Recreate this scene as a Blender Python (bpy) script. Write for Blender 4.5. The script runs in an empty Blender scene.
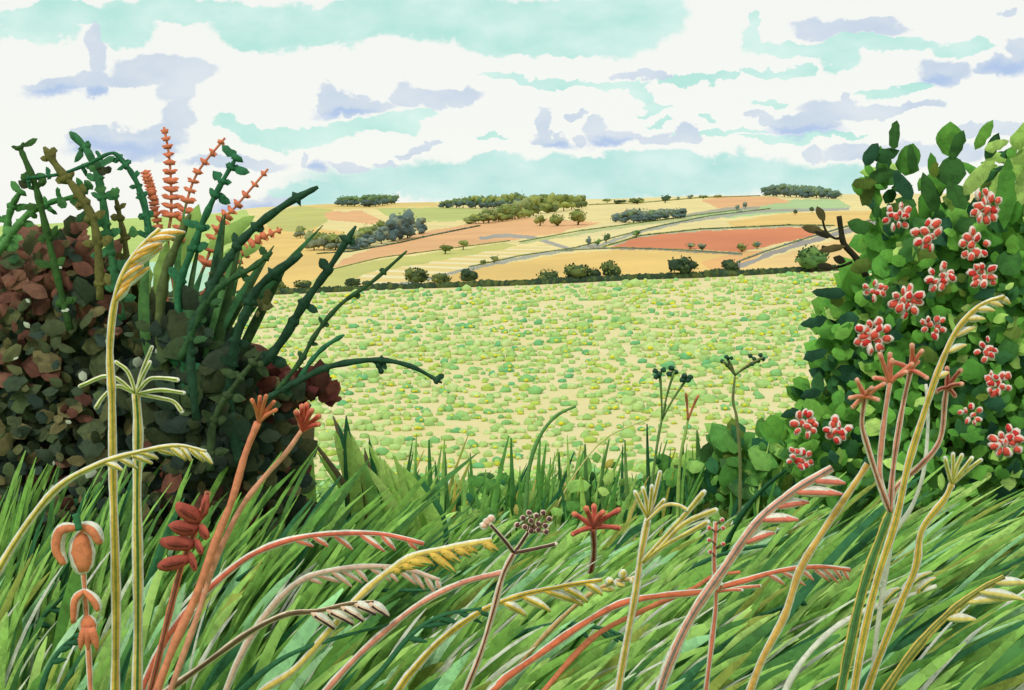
import bpy, math, random
from mathutils import Vector, noise
random.seed(11)
R = random.random
def U(a, b): return a + (b - a) * R()
# ------------------------------------------------------------------ camera, sky, sun, exposure
F = 1098.0; PITCH = math.atan(120.0 / F); EYE = 1.5
SP, CP = math.sin(PITCH), math.cos(PITCH)
scene = bpy.context.scene
col = scene.collection
cd = bpy.data.cameras.new('camera'); cam = bpy.data.objects.new('camera', cd); col.objects.link(cam)
cd.sensor_width = 36; cd.lens = F / 1024 * 36; cd.clip_start = 0.05; cd.clip_end = 20000
cam.location = (0, 0, EYE); cam.rotation_euler = (math.pi / 2 - PITCH, 0, 0)
scene.camera = cam
SUN_EL, SUN_ROT = math.radians(48), math.radians(208)
sdir = Vector((math.sin(SUN_ROT) * math.cos(SUN_EL), math.cos(SUN_ROT) * math.cos(SUN_EL), math.sin(SUN_EL)))
sl = bpy.data.lights.new('sun', 'SUN'); sl.energy = 1.5; sl.angle = math.radians(12); sl.color = (1, .97, .9)
so = bpy.data.objects.new('sun', sl); col.objects.link(so); so.rotation_euler = sdir.to_track_quat('Z', 'Y').to_euler()
vs = scene.view_settings
vs.view_transform = 'Standard'; vs.look = 'None'; vs.exposure = 0; vs.gamma = 1; vs.use_curve_mapping = False
scene.cycles.max_bounces = 4; scene.cycles.diffuse_bounces = 3
LIGHTF = 1.22          # how bright a white card lying in the open renders

def lin(c):
    return tuple(((v / 255 + .055) / 1.055) ** 2.4 if v > 10 else v / 255 / 12.92 for v in c)
def px_slope(px, py):
    t = (345 - py) / F; y = CP + t * SP
    return ((px - 512) / F) / y, (-SP + t * CP) / y
def P(px, py, Y):
    u, s = px_slope(px, py)
    return Vector((u * Y, Y, EYE + s * Y))
def proj(p):
    x, y, z = p[0], p[1], p[2] - EYE
    d = y * CP - z * SP
    return 512 + F * x / d, 345 - F * (y * SP + z * CP) / d

def make_world():
    w = bpy.data.worlds.new('World'); scene.world = w; w.use_nodes = True
    nt = w.node_tree; N = nt.nodes; L = nt.links; N.clear()
    out = N.new('ShaderNodeOutputWorld')
    sky = N.new('ShaderNodeTexSky'); sky.sky_type = 'NISHITA'; sky.sun_disc = False
    sky.sun_elevation = SUN_EL; sky.sun_rotation = SUN_ROT; sky.air_density = 1; sky.dust_density = .6
    bg1 = N.new('ShaderNodeBackground'); bg1.inputs[1].default_value = .12; L.new(sky.outputs[0], bg1.inputs[0])
    tc = N.new('ShaderNodeTexCoord'); sep = N.new('ShaderNodeSeparateXYZ'); L.new(tc.outputs['Generated'], sep.inputs[0])
    def M(op, a, b=None, c=None):
        n = N.new('ShaderNodeMath'); n.operation = op
        for i, v in enumerate((a, b, c)):
            if v is None: continue
            if isinstance(v, (int, float)): n.inputs[i].default_value = v
            else: L.new(v, n.inputs[i])
        return n.outputs[0]
    ay = M('MAXIMUM', M('ABSOLUTE', sep.outputs[1]), .22)
    cu = M('DIVIDE', sep.outputs[0], ay); cv = M('DIVIDE', sep.outputs[2], ay)
    cx = N.new('ShaderNodeCombineXYZ'); L.new(cu, cx.inputs[0]); L.new(cv, cx.inputs[1])
    def noisev(scale, amp, det=3, sc=(1, 1, 1)):
        m = N.new('ShaderNodeMapping'); m.inputs['Scale'].default_value = sc; L.new(cx.outputs[0], m.inputs[0])
        n = N.new('ShaderNodeTexNoise'); n.inputs['Scale'].default_value = scale; n.inputs['Detail'].default_value = det
        L.new(m.outputs[0], n.inputs['Vector'])
        s = N.new('ShaderNodeVectorMath'); s.operation = 'SUBTRACT'; L.new(n.outputs['Color'], s.inputs[0]); s.inputs[1].default_value = (.5, .5, .5)
        k = N.new('ShaderNodeVectorMath'); k.operation = 'SCALE'; L.new(s.outputs[0], k.inputs[0]); k.inputs['Scale'].default_value = amp
        return k.outputs[0], n.outputs[0]
    a1, _ = noisev(24, .032, 5, (1, 1.6, 1)); a2, _f = noisev(110, .011, 5); _v, wash = noisev(15, 1, 5, (1, 1.8, 1))
    ad = N.new('ShaderNodeVectorMath'); ad.operation = 'ADD'; L.new(cx.outputs[0], ad.inputs[0]); L.new(a1, ad.inputs[1])
    ad2 = N.new('ShaderNodeVectorMath'); ad2.operation = 'ADD'; L.new(ad.outputs[0], ad2.inputs[0]); L.new(a2, ad2.inputs[1])
    uv = N.new('ShaderNodeVectorMath'); uv.operation = 'MULTIPLY'; L.new(ad2.outputs[0], uv.inputs[0]); uv.inputs[1].default_value = (1, 1, 0)
    uv = uv.outputs[0]
    wr = N.new('ShaderNodeMapRange'); L.new(wash, wr.inputs[0]); wr.inputs[1].default_value = .36; wr.inputs[2].default_value = .64; washr = wr.outputs[0]
    def layer(ells, soft, k=.18):
        acc = None
        flat = []
        for e in ells:
            if len(e) > 4 and e[2] > 8:      # a slanted cloud is a short row of level ones
                for q in (-.55, 0, .55):
                    flat.append((e[0] + q * e[2] * math.cos(math.radians(e[4])), e[1] - q * e[2] * math.sin(math.radians(e[4])), e[2] * .5, e[3]))
            else: flat.append(e[:4])
        for x, y, rx, ry in flat:
            u, s = px_slope(x, y)
            m = N.new('ShaderNodeVectorMath'); m.operation = 'MULTIPLY_ADD'; L.new(uv, m.inputs[0])
            m.inputs[1].default_value = (F / rx, F / ry, 0); m.inputs[2].default_value = (-u * F / rx, -s * F / ry, 0)
            ln = N.new('ShaderNodeVectorMath'); ln.operation = 'LENGTH'; L.new(m.outputs[0], ln.inputs[0])
            v = ln.outputs['Value']
            acc = v if acc is None else M('SMOOTH_MIN', acc, v, k)
        mr = N.new('ShaderNodeMapRange'); L.new(acc, mr.inputs[0]); mr.interpolation_type = 'SMOOTHSTEP'
        mr.inputs[1].default_value = 1.0 + soft; mr.inputs[2].default_value = 1.0 - soft
        return mr.outputs[0], acc
    def mixc(f, a, b):
        n = N.new('ShaderNodeMix'); n.data_type = 'RGBA'
        L.new(f, n.inputs[0]) if not isinstance(f, float) else setattr(n.inputs[0], 'default_value', f)
        for i, v in ((6, a), (7, b)):
            if isinstance(v, tuple): n.inputs[i].default_value = v + (1,)
            else: L.new(v, n.inputs[i])
        return n.outputs[2]
    white = lin((249, 250, 244)); mint = lin((196, 238, 224)); mint2 = lin((176, 228, 216)); lav = lin((206, 218, 234)); blue = lin((178, 201, 236)); pale = lin((226, 232, 239))
    _, bn = noisev(3.2, 1, 4, (1, 3, 1))
    # far-away parts of the sky: drifting mint gaps between the clouds, higher than the picture sees
    hi = N.new('ShaderNodeMapRange'); L.new(cv, hi.inputs[0]); hi.inputs[1].default_value = .22; hi.inputs[2].default_value = .3
    gap = N.new('ShaderNodeMapRange'); L.new(bn, gap.inputs[0]); gap.inputs[1].default_value = .52; gap.inputs[2].default_value = .58
    c = plain = mixc(M('MULTIPLY', hi.outputs[0], gap.outputs[0]), white, mint)
    MINT = [(35, 32, 45, 13), (50, 14, 60, 12), (125, 22, 30, 22), (190, 12, 80, 14), (262, 30, 45, 22), (330, 25, 60, 22), (420, 15, 90, 22),
            (500, 25, 70, 26), (600, 25, 78, 28), (640, 10, 50, 30), (560, 48, 60, 12), (752, 38, 9, 12), (795, 50, 50, 8), (838, 54, 22, 16), (880, 44, 60, 8), (965, 48, 32, 8),
            (235, 125, 22, 9, -20), (290, 135, 50, 11), (370, 125, 50, 9, 8), (422, 112, 18, 5, 20), (530, 80, 45, 3.5, -6), (610, 84, 40, 4), (645, 94, 14, 8, -40),
            (700, 79, 40, 4, 4), (780, 72, 36, 4.5, 5), (895, 88, 36, 6, 8), (500, 76, 16, 3.5), (655, 108, 22, 3), (755, 18, 5, 10), (770, 105, 20, 3), (490, 131, 14, 2.5),
            (720, 134, 45, 2.5), (660, 124, 14, 3), (705, 118, 10, 2.5, -25), (800, 138, 60, 2.5, 3)]
    LOW = [(560, 180, 250, 22), (700, 168, 110, 16), (600, 165, 90, 13), (380, 186, 110, 12, 8), (450, 172, 70, 11, 8), (810, 182, 70, 18)]
    LAV = [(55, 84, 36, 9), (112, 77, 50, 8), (98, 90, 14, 8), (160, 70, 45, 14), (192, 74, 22, 12), (176, 92, 22, 12), (176, 116, 20, 15), (130, 140, 55, 13, 6), (88, 134, 20, 9),
           (150, 152, 26, 7), (235, 163, 52, 8), (338, 102, 20, 10, -20), (365, 105, 30, 8), (408, 95, 20, 10), (446, 95, 32, 9), (305, 160, 4, 9), (318, 169, 10, 5), (350, 166, 20, 4),
           (388, 162, 15, 3.5), (420, 147, 24, 4, 25), (541, 124, 7, 13), (552, 138, 18, 6), (577, 112, 14, 4, 25), (582, 136, 6, 7), (595, 124, 8, 9), (615, 136, 26, 7), (655, 138, 30, 6),
           (690, 134, 10, 9), (640, 75, 28, 4, -8), (760, 122, 18, 5, -20), (800, 125, 36, 9), (850, 112, 50, 10), (900, 112, 42, 5, 10), (850, 97, 5, 10), (815, 152, 10, 8), (860, 153, 36, 9),
           (925, 153, 60, 12), (990, 130, 50, 6), (848, 28, 52, 9, 4), (948, 72, 28, 11), (1003, 66, 24, 10, 15), (1020, 50, 12, 12), (1008, 17, 10, 4), (252, 208, 40, 9, 8), (98, 50, 10, 28)]
    BLUE = [(50, 92, 22, 6), (98, 92, 12, 6), (120, 148, 46, 8), (1005, 70, 20, 8), (800, 132, 32, 4), (560, 142, 14, 4), (610, 142, 18, 4), (318, 166, 8, 5), (345, 110, 22, 4), (940, 78, 18, 5), (252, 210, 26, 5, 8)]
    f, _ = layer(MINT, .10, .12); c = mixc(f, c, mixc(washr, lin((186, 234, 222)), lin((218, 246, 237))))
    f, _ = layer(LOW, .16, .2); c = mixc(M('MULTIPLY', f, .95), c, mixc(washr, lin((178, 228, 222)), lin((212, 242, 236))))
    f, _ = layer(LAV, .14, .12); c = mixc(M('MULTIPLY', f, .95), c, mixc(washr, lin((200, 214, 231)), lin((222, 230, 238))))
    f, _ = layer(BLUE, .7, .25); c = mixc(M('MULTIPLY', f, .8), c, lin((172, 196, 234)))
    bg2 = N.new('ShaderNodeBackground'); L.new(c, bg2.inputs[0]); bg2.inputs[1].default_value = 1.0
    # the drawn clouds hang low in the north; the rest of the sky is plain broken cloud
    inside = M('MULTIPLY', M('MULTIPLY', M('GREATER_THAN', sep.outputs[1], 0), M('LESS_THAN', M('ABSOLUTE', cu), .62)),
               M('MULTIPLY', M('LESS_THAN', cv, .26), M('GREATER_THAN', cv, -.03)))
    bg3 = N.new('ShaderNodeBackground'); L.new(plain, bg3.inputs[0])
    m0 = N.new('ShaderNodeMixShader'); L.new(inside, m0.inputs[0]); L.new(bg3.outputs[0], m0.inputs[1]); L.new(bg2.outputs[0], m0.inputs[2])
    ms = N.new('ShaderNodeMixShader'); ms.inputs[0].default_value = .94   # cloud cover
    L.new(bg1.outputs[0], ms.inputs[1]); L.new(m0.outputs[0], ms.inputs[2]); L.new(ms.outputs[0], out.inputs[0])
    w.cycles.sampling_method = 'NONE'
make_world()

# ------------------------------------------------------------------ materials
_m = {}
def mat(c, var=.16, scale=30.0, lf=LIGHTF, c2=None):
    """a matt wash-like surface colour with soft mottling; c is the colour it shows in open daylight"""
    key = (tuple(c), var, scale, c2, lf)
    if key in _m: return _m[key]
    m = bpy.data.materials.new('wash_%02x%02x%02x' % tuple(c)); m.use_nodes = True
    nt = m.node_tree; N = nt.nodes; L = nt.links
    b = N['Principled BSDF']; b.inputs['Roughness'].default_value = .85; b.inputs['Specular IOR Level'].default_value = .15
    base = [v / lf for v in lin(c)]; q = min(1, .78 / max(base)); base = [v * q for v in base]
    tc = N.new('ShaderNodeTexCoord'); n = N.new('ShaderNodeTexNoise'); n.inputs['Scale'].default_value = scale; n.inputs['Detail'].default_value = 5; n.inputs['Roughness'].default_value = .68
    L.new(tc.outputs['Object'], n.inputs['Vector'])
    r = N.new('ShaderNodeValToRGB'); L.new(n.outputs[0], r.inputs[0])
    lo = [v * (1 - var) for v in base]; q = min(1 + var, .84 / max(base)); hi = [v * q for v in base]
    if c2: hi = [v / LIGHTF for v in lin(c2)]; lo = base
    hi[2] *= 1.0 - var * .3
    e = r.color_ramp.elements; e[0].position = .36; e[0].color = (*lo, 1); e[1].position = .64; e[1].color = (*hi, 1)
    if scale >= 8:     # layered wash: darker blotches with a crisp rim, as worn and weathered leaves have
        n2 = N.new('ShaderNodeTexNoise'); n2.inputs['Scale'].default_value = scale * 2.3; n2.inputs['Detail'].default_value = 3; L.new(tc.outputs['Object'], n2.inputs['Vector'])
        r2 = N.new('ShaderNodeValToRGB'); L.new(n2.outputs[0], r2.inputs[0]); q = r2.color_ramp.elements
        q[0].position = .53; q[0].color = (1, 1, 1, 1); q[1].position = .56; q[1].color = (1 - var * 1.1,) * 3 + (1,)
        q.new(.70).color = (1 - var * .5,) * 3 + (1,)
        mx = N.new('ShaderNodeMix'); mx.data_type = 'RGBA'; mx.blend_type = 'MULTIPLY'; mx.inputs[0].default_value = 1
        L.new(r.outputs[0], mx.inputs[6]); L.new(r2.outputs[0], mx.inputs[7]); L.new(mx.outputs[2], b.inputs['Base Color'])
    else: L.new(r.outputs[0], b.inputs['Base Color'])
    _m[key] = m
    return m

# ------------------------------------------------------------------ mesh helpers
class MB:
    def __init__(s): s.v = []; s.f = []; s.m = []; s.mats = []; s.sm = []
    def mi(s, m):
        if m not in s.mats: s.mats.append(m)
        return s.mats.index(m)
    def face(s, idx, m, smooth=True): s.f.append(idx); s.m.append(m); s.sm.append(smooth)
    def build(s, name, parent=None, origin=None):
        me = bpy.data.meshes.new(name)
        o0 = Vector(origin) if origin is not None else Vector((0, 0, 0))
        me.from_pydata([(p[0] - o0.x, p[1] - o0.y, p[2] - o0.z) for p in s.v], [], s.f)
        for m in s.mats: me.materials.append(m)
        me.polygons.foreach_set('material_index', s.m); me.polygons.foreach_set('use_smooth', s.sm); me.update()
        o = bpy.data.objects.new(name, me); col.objects.link(o)
        if parent is not None: o.parent = parent
        elif origin is not None: o.location = o0
        return o
def tag(o, label=None, cat=None, group=None, kind=None):
    if label: o['label'] = label
    if cat: o['category'] = cat
    if group: o['group'] = group
    if kind: o['kind'] = kind
    return o
def empty(name, loc, label=None, cat=None, group=None):
    o = bpy.data.objects.new(name, None); col.objects.link(o); o.location = loc; o.empty_display_size = .1
    return tag(o, label, cat, group)

def smooth_path(pts, n=5):
    """Catmull-Rom through points that are tuples of any length"""
    if len(pts) < 3: n = max(n, 2)
    out = []
    q = [tuple(2 * a - b for a, b in zip(pts[0], pts[1]))] + [tuple(p) for p in pts] + [tuple(2 * a - b for a, b in zip(pts[-1], pts[-2]))]
    for i in range(1, len(q) - 2):
        p0, p1, p2, p3 = q[i - 1:i + 3]
        for k in range(n):
            t = k / n
            out.append(tuple(.5 * (2 * b + (c - a) * t + (2 * a - 5 * b + 4 * c - d) * t * t + (-a + 3 * b - 3 * c + d) * t ** 3) for a, b, c, d in zip(p0, p1, p2, p3)))
    out.append(tuple(pts[-1]))
    return out
def tube(mb, pts, rad, m, n=6, jit=0.0, off=0.0):
    k = mb.mi(m); pts = [Vector(p) for p in pts]; b = len(mb.v); L = len(pts)
    for i, p in enumerate(pts):
        t = (pts[min(i + 1, L - 1)] - pts[max(i - 1, 0)])
        t = t.normalized() if t.length > 1e-9 else Vector((0, 0, 1))
        a = t.cross(Vector((0, 1, 0)));
        if a.length < 1e-3: a = t.cross(Vector((1, 0, 0)))
        a.normalize(); c = a.cross(t)
        r = rad[i] * (1 + jit * (R() - .5))
        for j in range(n):
            w = 2 * math.pi * j / n
            mb.v.append(p + a * (math.cos(w) * r) + c * (math.sin(w) * r) + Vector((0, off * rad[i], 0)))
    for i in range(L - 1):
        for j in range(n):
            mb.face((b + i * n + j, b + i * n + (j + 1) % n, b + (i + 1) * n + (j + 1) % n, b + (i + 1) * n + j), k)
    mb.face(tuple(b + j for j in range(n))[::-1], k); mb.face(tuple(b + (L - 1) * n + j for j in range(n)), k)
def leaf(mb, base, d, nrm, ln, wd, m, droop=.15, seg=5, shape=.0):
    """folded, drooping oval leaf; shape<0 pointed"""
    k = mb.mi(m); d = Vector(d).normalized(); s = d.cross(nrm)
    if s.length < 1e-4: s = Vector((1, 0, 0))
    s.normalize(); n = s.cross(d); b = len(mb.v)
    mb.v.append(Vector(base))
    for i in range(1, seg):
        t = i / seg; w = wd * .5 * U(.84, 1.1) * math.sin(math.pi * t ** (.85 if shape >= 0 else .6)) ** (.5 if shape >= 0 else 1.0) * U(.88, 1.12)
        c = Vector(base) + d * (ln * t) - n * (droop * ln * t * t)
        w2 = w * U(.8, 1.15); mb.v += [c - s * w - n * (w * .25), c + n * (w * .12), c + s * w2 - n * (w2 * .25)]
    mb.v.append(Vector(base) + d * ln - n * (droop * ln)); e = len(mb.v) - 1
    mb.face((b, b + 1, b + 2), k); mb.face((b, b + 2, b + 3), k)
    for i in range(seg - 2):
        q = b + 1 + 3 * i
        mb.face((q, q + 3, q + 4, q + 1), k); mb.face((q + 1, q + 4, q + 5, q + 2), k)
    q = b + 1 + 3 * (seg - 2)
    mb.face((q, e, q + 1), k); mb.face((q + 1, e, q + 2), k)
def blade(mb, pts, wid, m, nrm=Vector((0, -1, .25)), fold=.3):
    k = mb.mi(m); b = len(mb.v); L = len(pts)
    for i, p in enumerate(pts):
        t = pts[min(i + 1, L - 1)] - pts[max(i - 1, 0)]; s = t.cross(nrm)
        s = s.normalized() if s.length > 1e-6 else Vector((1, 0, 0))
        n = s.cross(t).normalized(); w = wid[i] * .5
        mb.v += [p - s * w, p + n * (w * fold), p + s * w]
    for i in range(L - 1):
        q = b + 3 * i
        mb.face((q, q + 3, q + 4, q + 1), k); mb.face((q + 1, q + 4, q + 5, q + 2), k)
_ico = {}
def ico(sub=1):
    if sub in _ico: return _ico[sub]
    import bmesh
    bm = bmesh.new(); bmesh.ops.create_icosphere(bm, subdivisions=sub, radius=1)
    _ico[sub] = ([v.co.copy() for v in bm.verts], [tuple(v.index for v in f.verts) for f in bm.faces]); bm.free()
    return _ico[sub]
def lump(mb, c, rx, ry, rz, m, sub=1, rough=.2, d=None):
    V, Fc = ico(sub); k = mb.mi(m); b = len(mb.v); c = Vector(c); sd = Vector((U(0, 50), U(0, 50), U(0, 50)))
    rot = Vector(d).to_track_quat('X', 'Z') if d is not None else None
    for v in V:
        r = 1 + rough * 2 * noise.noise(v * 1.6 + sd)
        q = Vector((v.x * rx * r, v.y * ry * r, v.z * rz * r))
        if rot: q = rot @ q
        mb.v.append(c + q)
    for f in Fc: mb.face(tuple(b + i for i in f), k)

# ------------------------------------------------------------------ the lie of the land
def interp(tab, x):
    if x <= tab[0][0]: return tab[0][1]
    for (a, va), (b, vb) in zip(tab, tab[1:]):
        if x <= b:
            t = (x - a) / (b - a); return va + (vb - va) * (t * t * (3 - 2 * t) * .4 + t * .6)
    return tab[-1][1]
EDGE = [(-500, 304), (0, 300), (200, 296), (470, 286), (690, 277), (850, 269), (1500, 262)]
CREST = [(-700, 240), (0, 226), (200, 215), (265, 207), (330, 204), (440, 202), (600, 199), (700, 196), (840, 194), (1000, 193), (1700, 200)]
Y0, Y1, Y2 = 45.0, 160.0, 900.0
def verge(x, y): return -.07 * y + .05 * noise.noise(Vector((x * .6, y * .6, 0))) + max(0, abs(x) - 2) * .02
def H(x, y):
    if y < 9: return verge(x, y)
    yy = max(y, Y0); px = 512 + F * max(-1.3, min(1.3, x / yy))
    zn = EYE + px_slope(512, 500)[1] * Y0; ze = EYE + px_slope(512, interp(EDGE, px))[1] * Y1; zc = EYE + px_slope(512, interp(CREST, px))[1] * Y2
    if y < Y0:
        t = (y - 9) / (Y0 - 9); return verge(x, 9) * (1 - t) + zn * t
    if y < Y1:
        t = (y - Y0) / (Y1 - Y0); return zn + (ze - zn) * t
    if y < Y2:
        t = (y - Y1) / (Y2 - Y1); return ze + (zc - ze) * t + 1.2 * math.sin(t * math.pi) * noise.noise(Vector((x * .006, y * .006, 3)))
    t = (y - Y2) / 1000.0
    return zc - 55 * t * t / (1 + t)
def hit(px, row):
    u = px_slope(px, row)[0]; a, b = Y0, Y2
    for _ in range(40):
        m = (a + b) / 2; r = proj((u * m, m, H(u * m, m)))[1]
        if r > row: a = m
        else: b = m
    return Vector((u * a, a, H(u * a, a)))
def ground_Y(row):
    a, b = 1.2, 9.0
    for _ in range(30):
        m = (a + b) / 2
        if proj((0, m, verge(0, m)))[1] > row: a = m
        else: b = m
    return a

def grid_sheet(name, xs, ys, m, polar=False, zoff=0, f=None):
    mb = MB(); k = mb.mi(m)
    for y in ys:
        for x in xs:
            X = x * y if polar else x
            mb.v.append(Vector((X, y, (f or H)(X, y) + zoff)))
    n = len(xs)
    for j in range(len(ys) - 1):
        for i in range(n - 1): mb.face((j * n + i, j * n + i + 1, (j + 1) * n + i + 1, (j + 1) * n + i), k)
    return mb.build(name)
def frange(a, b, n): return [a + (b - a) * i / (n - 1) for i in range(n)]

mb = MB(); k = mb.mi(mat((190, 200, 130), .1, .01))
mb.v = [Vector(p) for p in ((-9000, -9000, -60), (9000, -9000, -60), (9000, 9000, -60), (-9000, 9000, -60))]; mb.face((0, 1, 2, 3), k)
tag(mb.build('ground'), 'low green land reaching to the horizon', kind='structure')
tag(grid_sheet('grass_bank', frange(-75, 75, 90), frange(-40, 9, 50) + frange(9.6, Y0, 30)[0:], mat((96, 140, 62), .3, 1.2, c2=(140, 180, 90))), 'green grassy bank falling away to the crop field', kind='structure')
tag(grid_sheet('crop_field', frange(-1.35, 1.35, 120), frange(Y0, Y1, 40), mat((238, 222, 160), .1, .12, c2=(243, 228, 180)), polar=True), 'cream earth of the dotted crop field in the valley', kind='structure')

# hill fields: one fine sheet, divided between the fields
def inpoly(x, y, poly):
    c = False; j = len(poly) - 1
    for i in range(len(poly)):
        (xi, yi), (xj, yj) = poly[i], poly[j]
        if (yi > y) != (yj > y) and x < (xj - xi) * (y - yi) / (yj - yi) + xi: c = not c
        j = i
    return c
def band(pts, w):
    up = [(x, y - w / 2) for x, y in pts]; dn = [(x, y + w / 2) for x, y in pts]
    return up + dn[::-1]
GOLD = (242, 202, 124); PALE = (244, 222, 158); SALM = (240, 184, 132); OLIV = (205, 200, 118); RUST = (226, 138, 96); LGRN = (184, 208, 150)
FIELDS = [  # name, label, colour, polygon
 ('hill', 'pale straw coloured hillside under the whole patchwork', PALE, None),
 ('field', 'warm gold field on the left of the hillside', GOLD, [(0, 300), (0, 240), (240, 225), (300, 226), (345, 232), (335, 262), (318, 286), (300, 300)]),
 ('field', 'bright green meadow high on the far left slope', (190, 212, 118), [(-400, 300), (-400, 215), (190, 216), (246, 210), (262, 232), (245, 250), (190, 264)]),
 ('field', 'mint green meadow low on the far left slope', (192, 230, 200), [(-400, 310), (-400, 262), (190, 262), (240, 250), (232, 272), (195, 300)]),
 ('field', 'olive green field at the left end of the crest', OLIV, [(262, 214), (300, 206), (336, 205), (332, 216), (322, 226), (300, 233), (270, 229)]),
 ('field', 'gold strip below the left copse on the crest', (236, 205, 128), [(300, 206), (345, 202), (430, 201), (445, 206), (380, 209), (330, 209)]),
 ('field', 'small peach coloured field below the left copse', SALM, [(324, 212), (362, 211), (382, 220), (372, 224), (330, 220)]),
 ('field', 'soft green field between the two left copses', (196, 202, 122), [(376, 209), (440, 207), (500, 210), (478, 220), (424, 222), (384, 215)]),
 ('field', 'long peach coloured field across the middle left of the slope', SALM, [(332, 268), (345, 258), (380, 246), (426, 231), (470, 224), (510, 216), (545, 219), (600, 222), (560, 233), (505, 241), (430, 251), (380, 258)]),
 ('field', 'olive green verge under the long peach field', OLIV, [(310, 282), (330, 270), (380, 260), (430, 253), (505, 243), (520, 246), (440, 262), (380, 272), (350, 288), (312, 292)]),
 ('field', 'cream stubble field with pale diagonal tramlines', (240, 212, 140), [(345, 290), (362, 274), (430, 262), (505, 249), (560, 243), (545, 252), (470, 267), (420, 282), (400, 290)]),
 ('field', 'cream field right of the middle of the slope', (245, 224, 166), [(560, 236), (600, 224), (700, 214), (730, 206), (700, 218), (650, 230), (600, 240)]),
 ('field', 'large gold field just above the boundary hedge', GOLD, [(400, 290), (440, 278), (480, 268), (560, 254), (620, 250), (700, 251), (745, 255), (720, 268), (700, 282), (560, 290), (430, 296)]),
 ('field', 'light green meadow below the right hand copse', LGRN, [(690, 216), (740, 207), (790, 200), (838, 199), (852, 207), (800, 212), (730, 218)]),
 ('field', 'peach coloured field high up beside the right copse', SALM, [(700, 200), (740, 196), (775, 197), (792, 202), (760, 206), (720, 209)]),
 ('field', 'gold field above the rust red field', GOLD, [(726, 222), (790, 213), (860, 211), (950, 210), (950, 226), (850, 226), (790, 227), (735, 227)]),
 ('field', 'rust red ploughed field in the middle of the right slope', RUST, [(610, 247), (636, 237), (700, 231), (790, 227), (822, 229), (812, 236), (770, 246), (740, 252), (700, 250), (650, 248)]),
 ('field', 'peach gold field at the right end above the hedge', (243, 204, 138), [(700, 285), (752, 263), (800, 249), (860, 234), (1200, 210), (1200, 285)]),
 ('field', 'thin apricot strip above the right lane', (240, 184, 120), [(700, 262), (740, 252), (770, 250), (745, 262), (715, 272)]),
]
LANES = [
 ('lane', 'long grey lane climbing from the hedge to the crest', (176, 174, 158), band([(395, 286), (470, 269), (520, 258), (560, 251), (600, 245), (650, 229), (700, 219), (760, 211), (850, 209)], 3)),
 ('lane', 'mauve lane cutting down below the rust red field', (164, 156, 150), band([(730, 268), (752, 262), (765, 256), (800, 244), (850, 230), (890, 219)], 5)),
 ('lane', 'short mauve track in the middle of the slope', (172, 166, 158), band([(480, 238), (505, 235), (535, 238), (560, 246), (572, 250)], 3.5)),
 ('lane', 'grey track running right from the blue green wood', (176, 172, 152), band([(680, 217), (700, 213), (730, 209), (760, 208)], 3.5)),
 ('lane', 'grey headland track under the rust red field', (160, 150, 128), band([(590, 248), (650, 249), (700, 252), (742, 254)], 2.2)),
 ('lane', 'grey green headland track above the rust red field', (190, 186, 150), band([(612, 245), (640, 236), (700, 230), (790, 226), (830, 227)], 1.8)),
 ('lane', 'pale green grass track across the middle slope', (196, 200, 140), band([(520, 243), (580, 233), (640, 224), (700, 217)], 3)),
]
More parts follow.
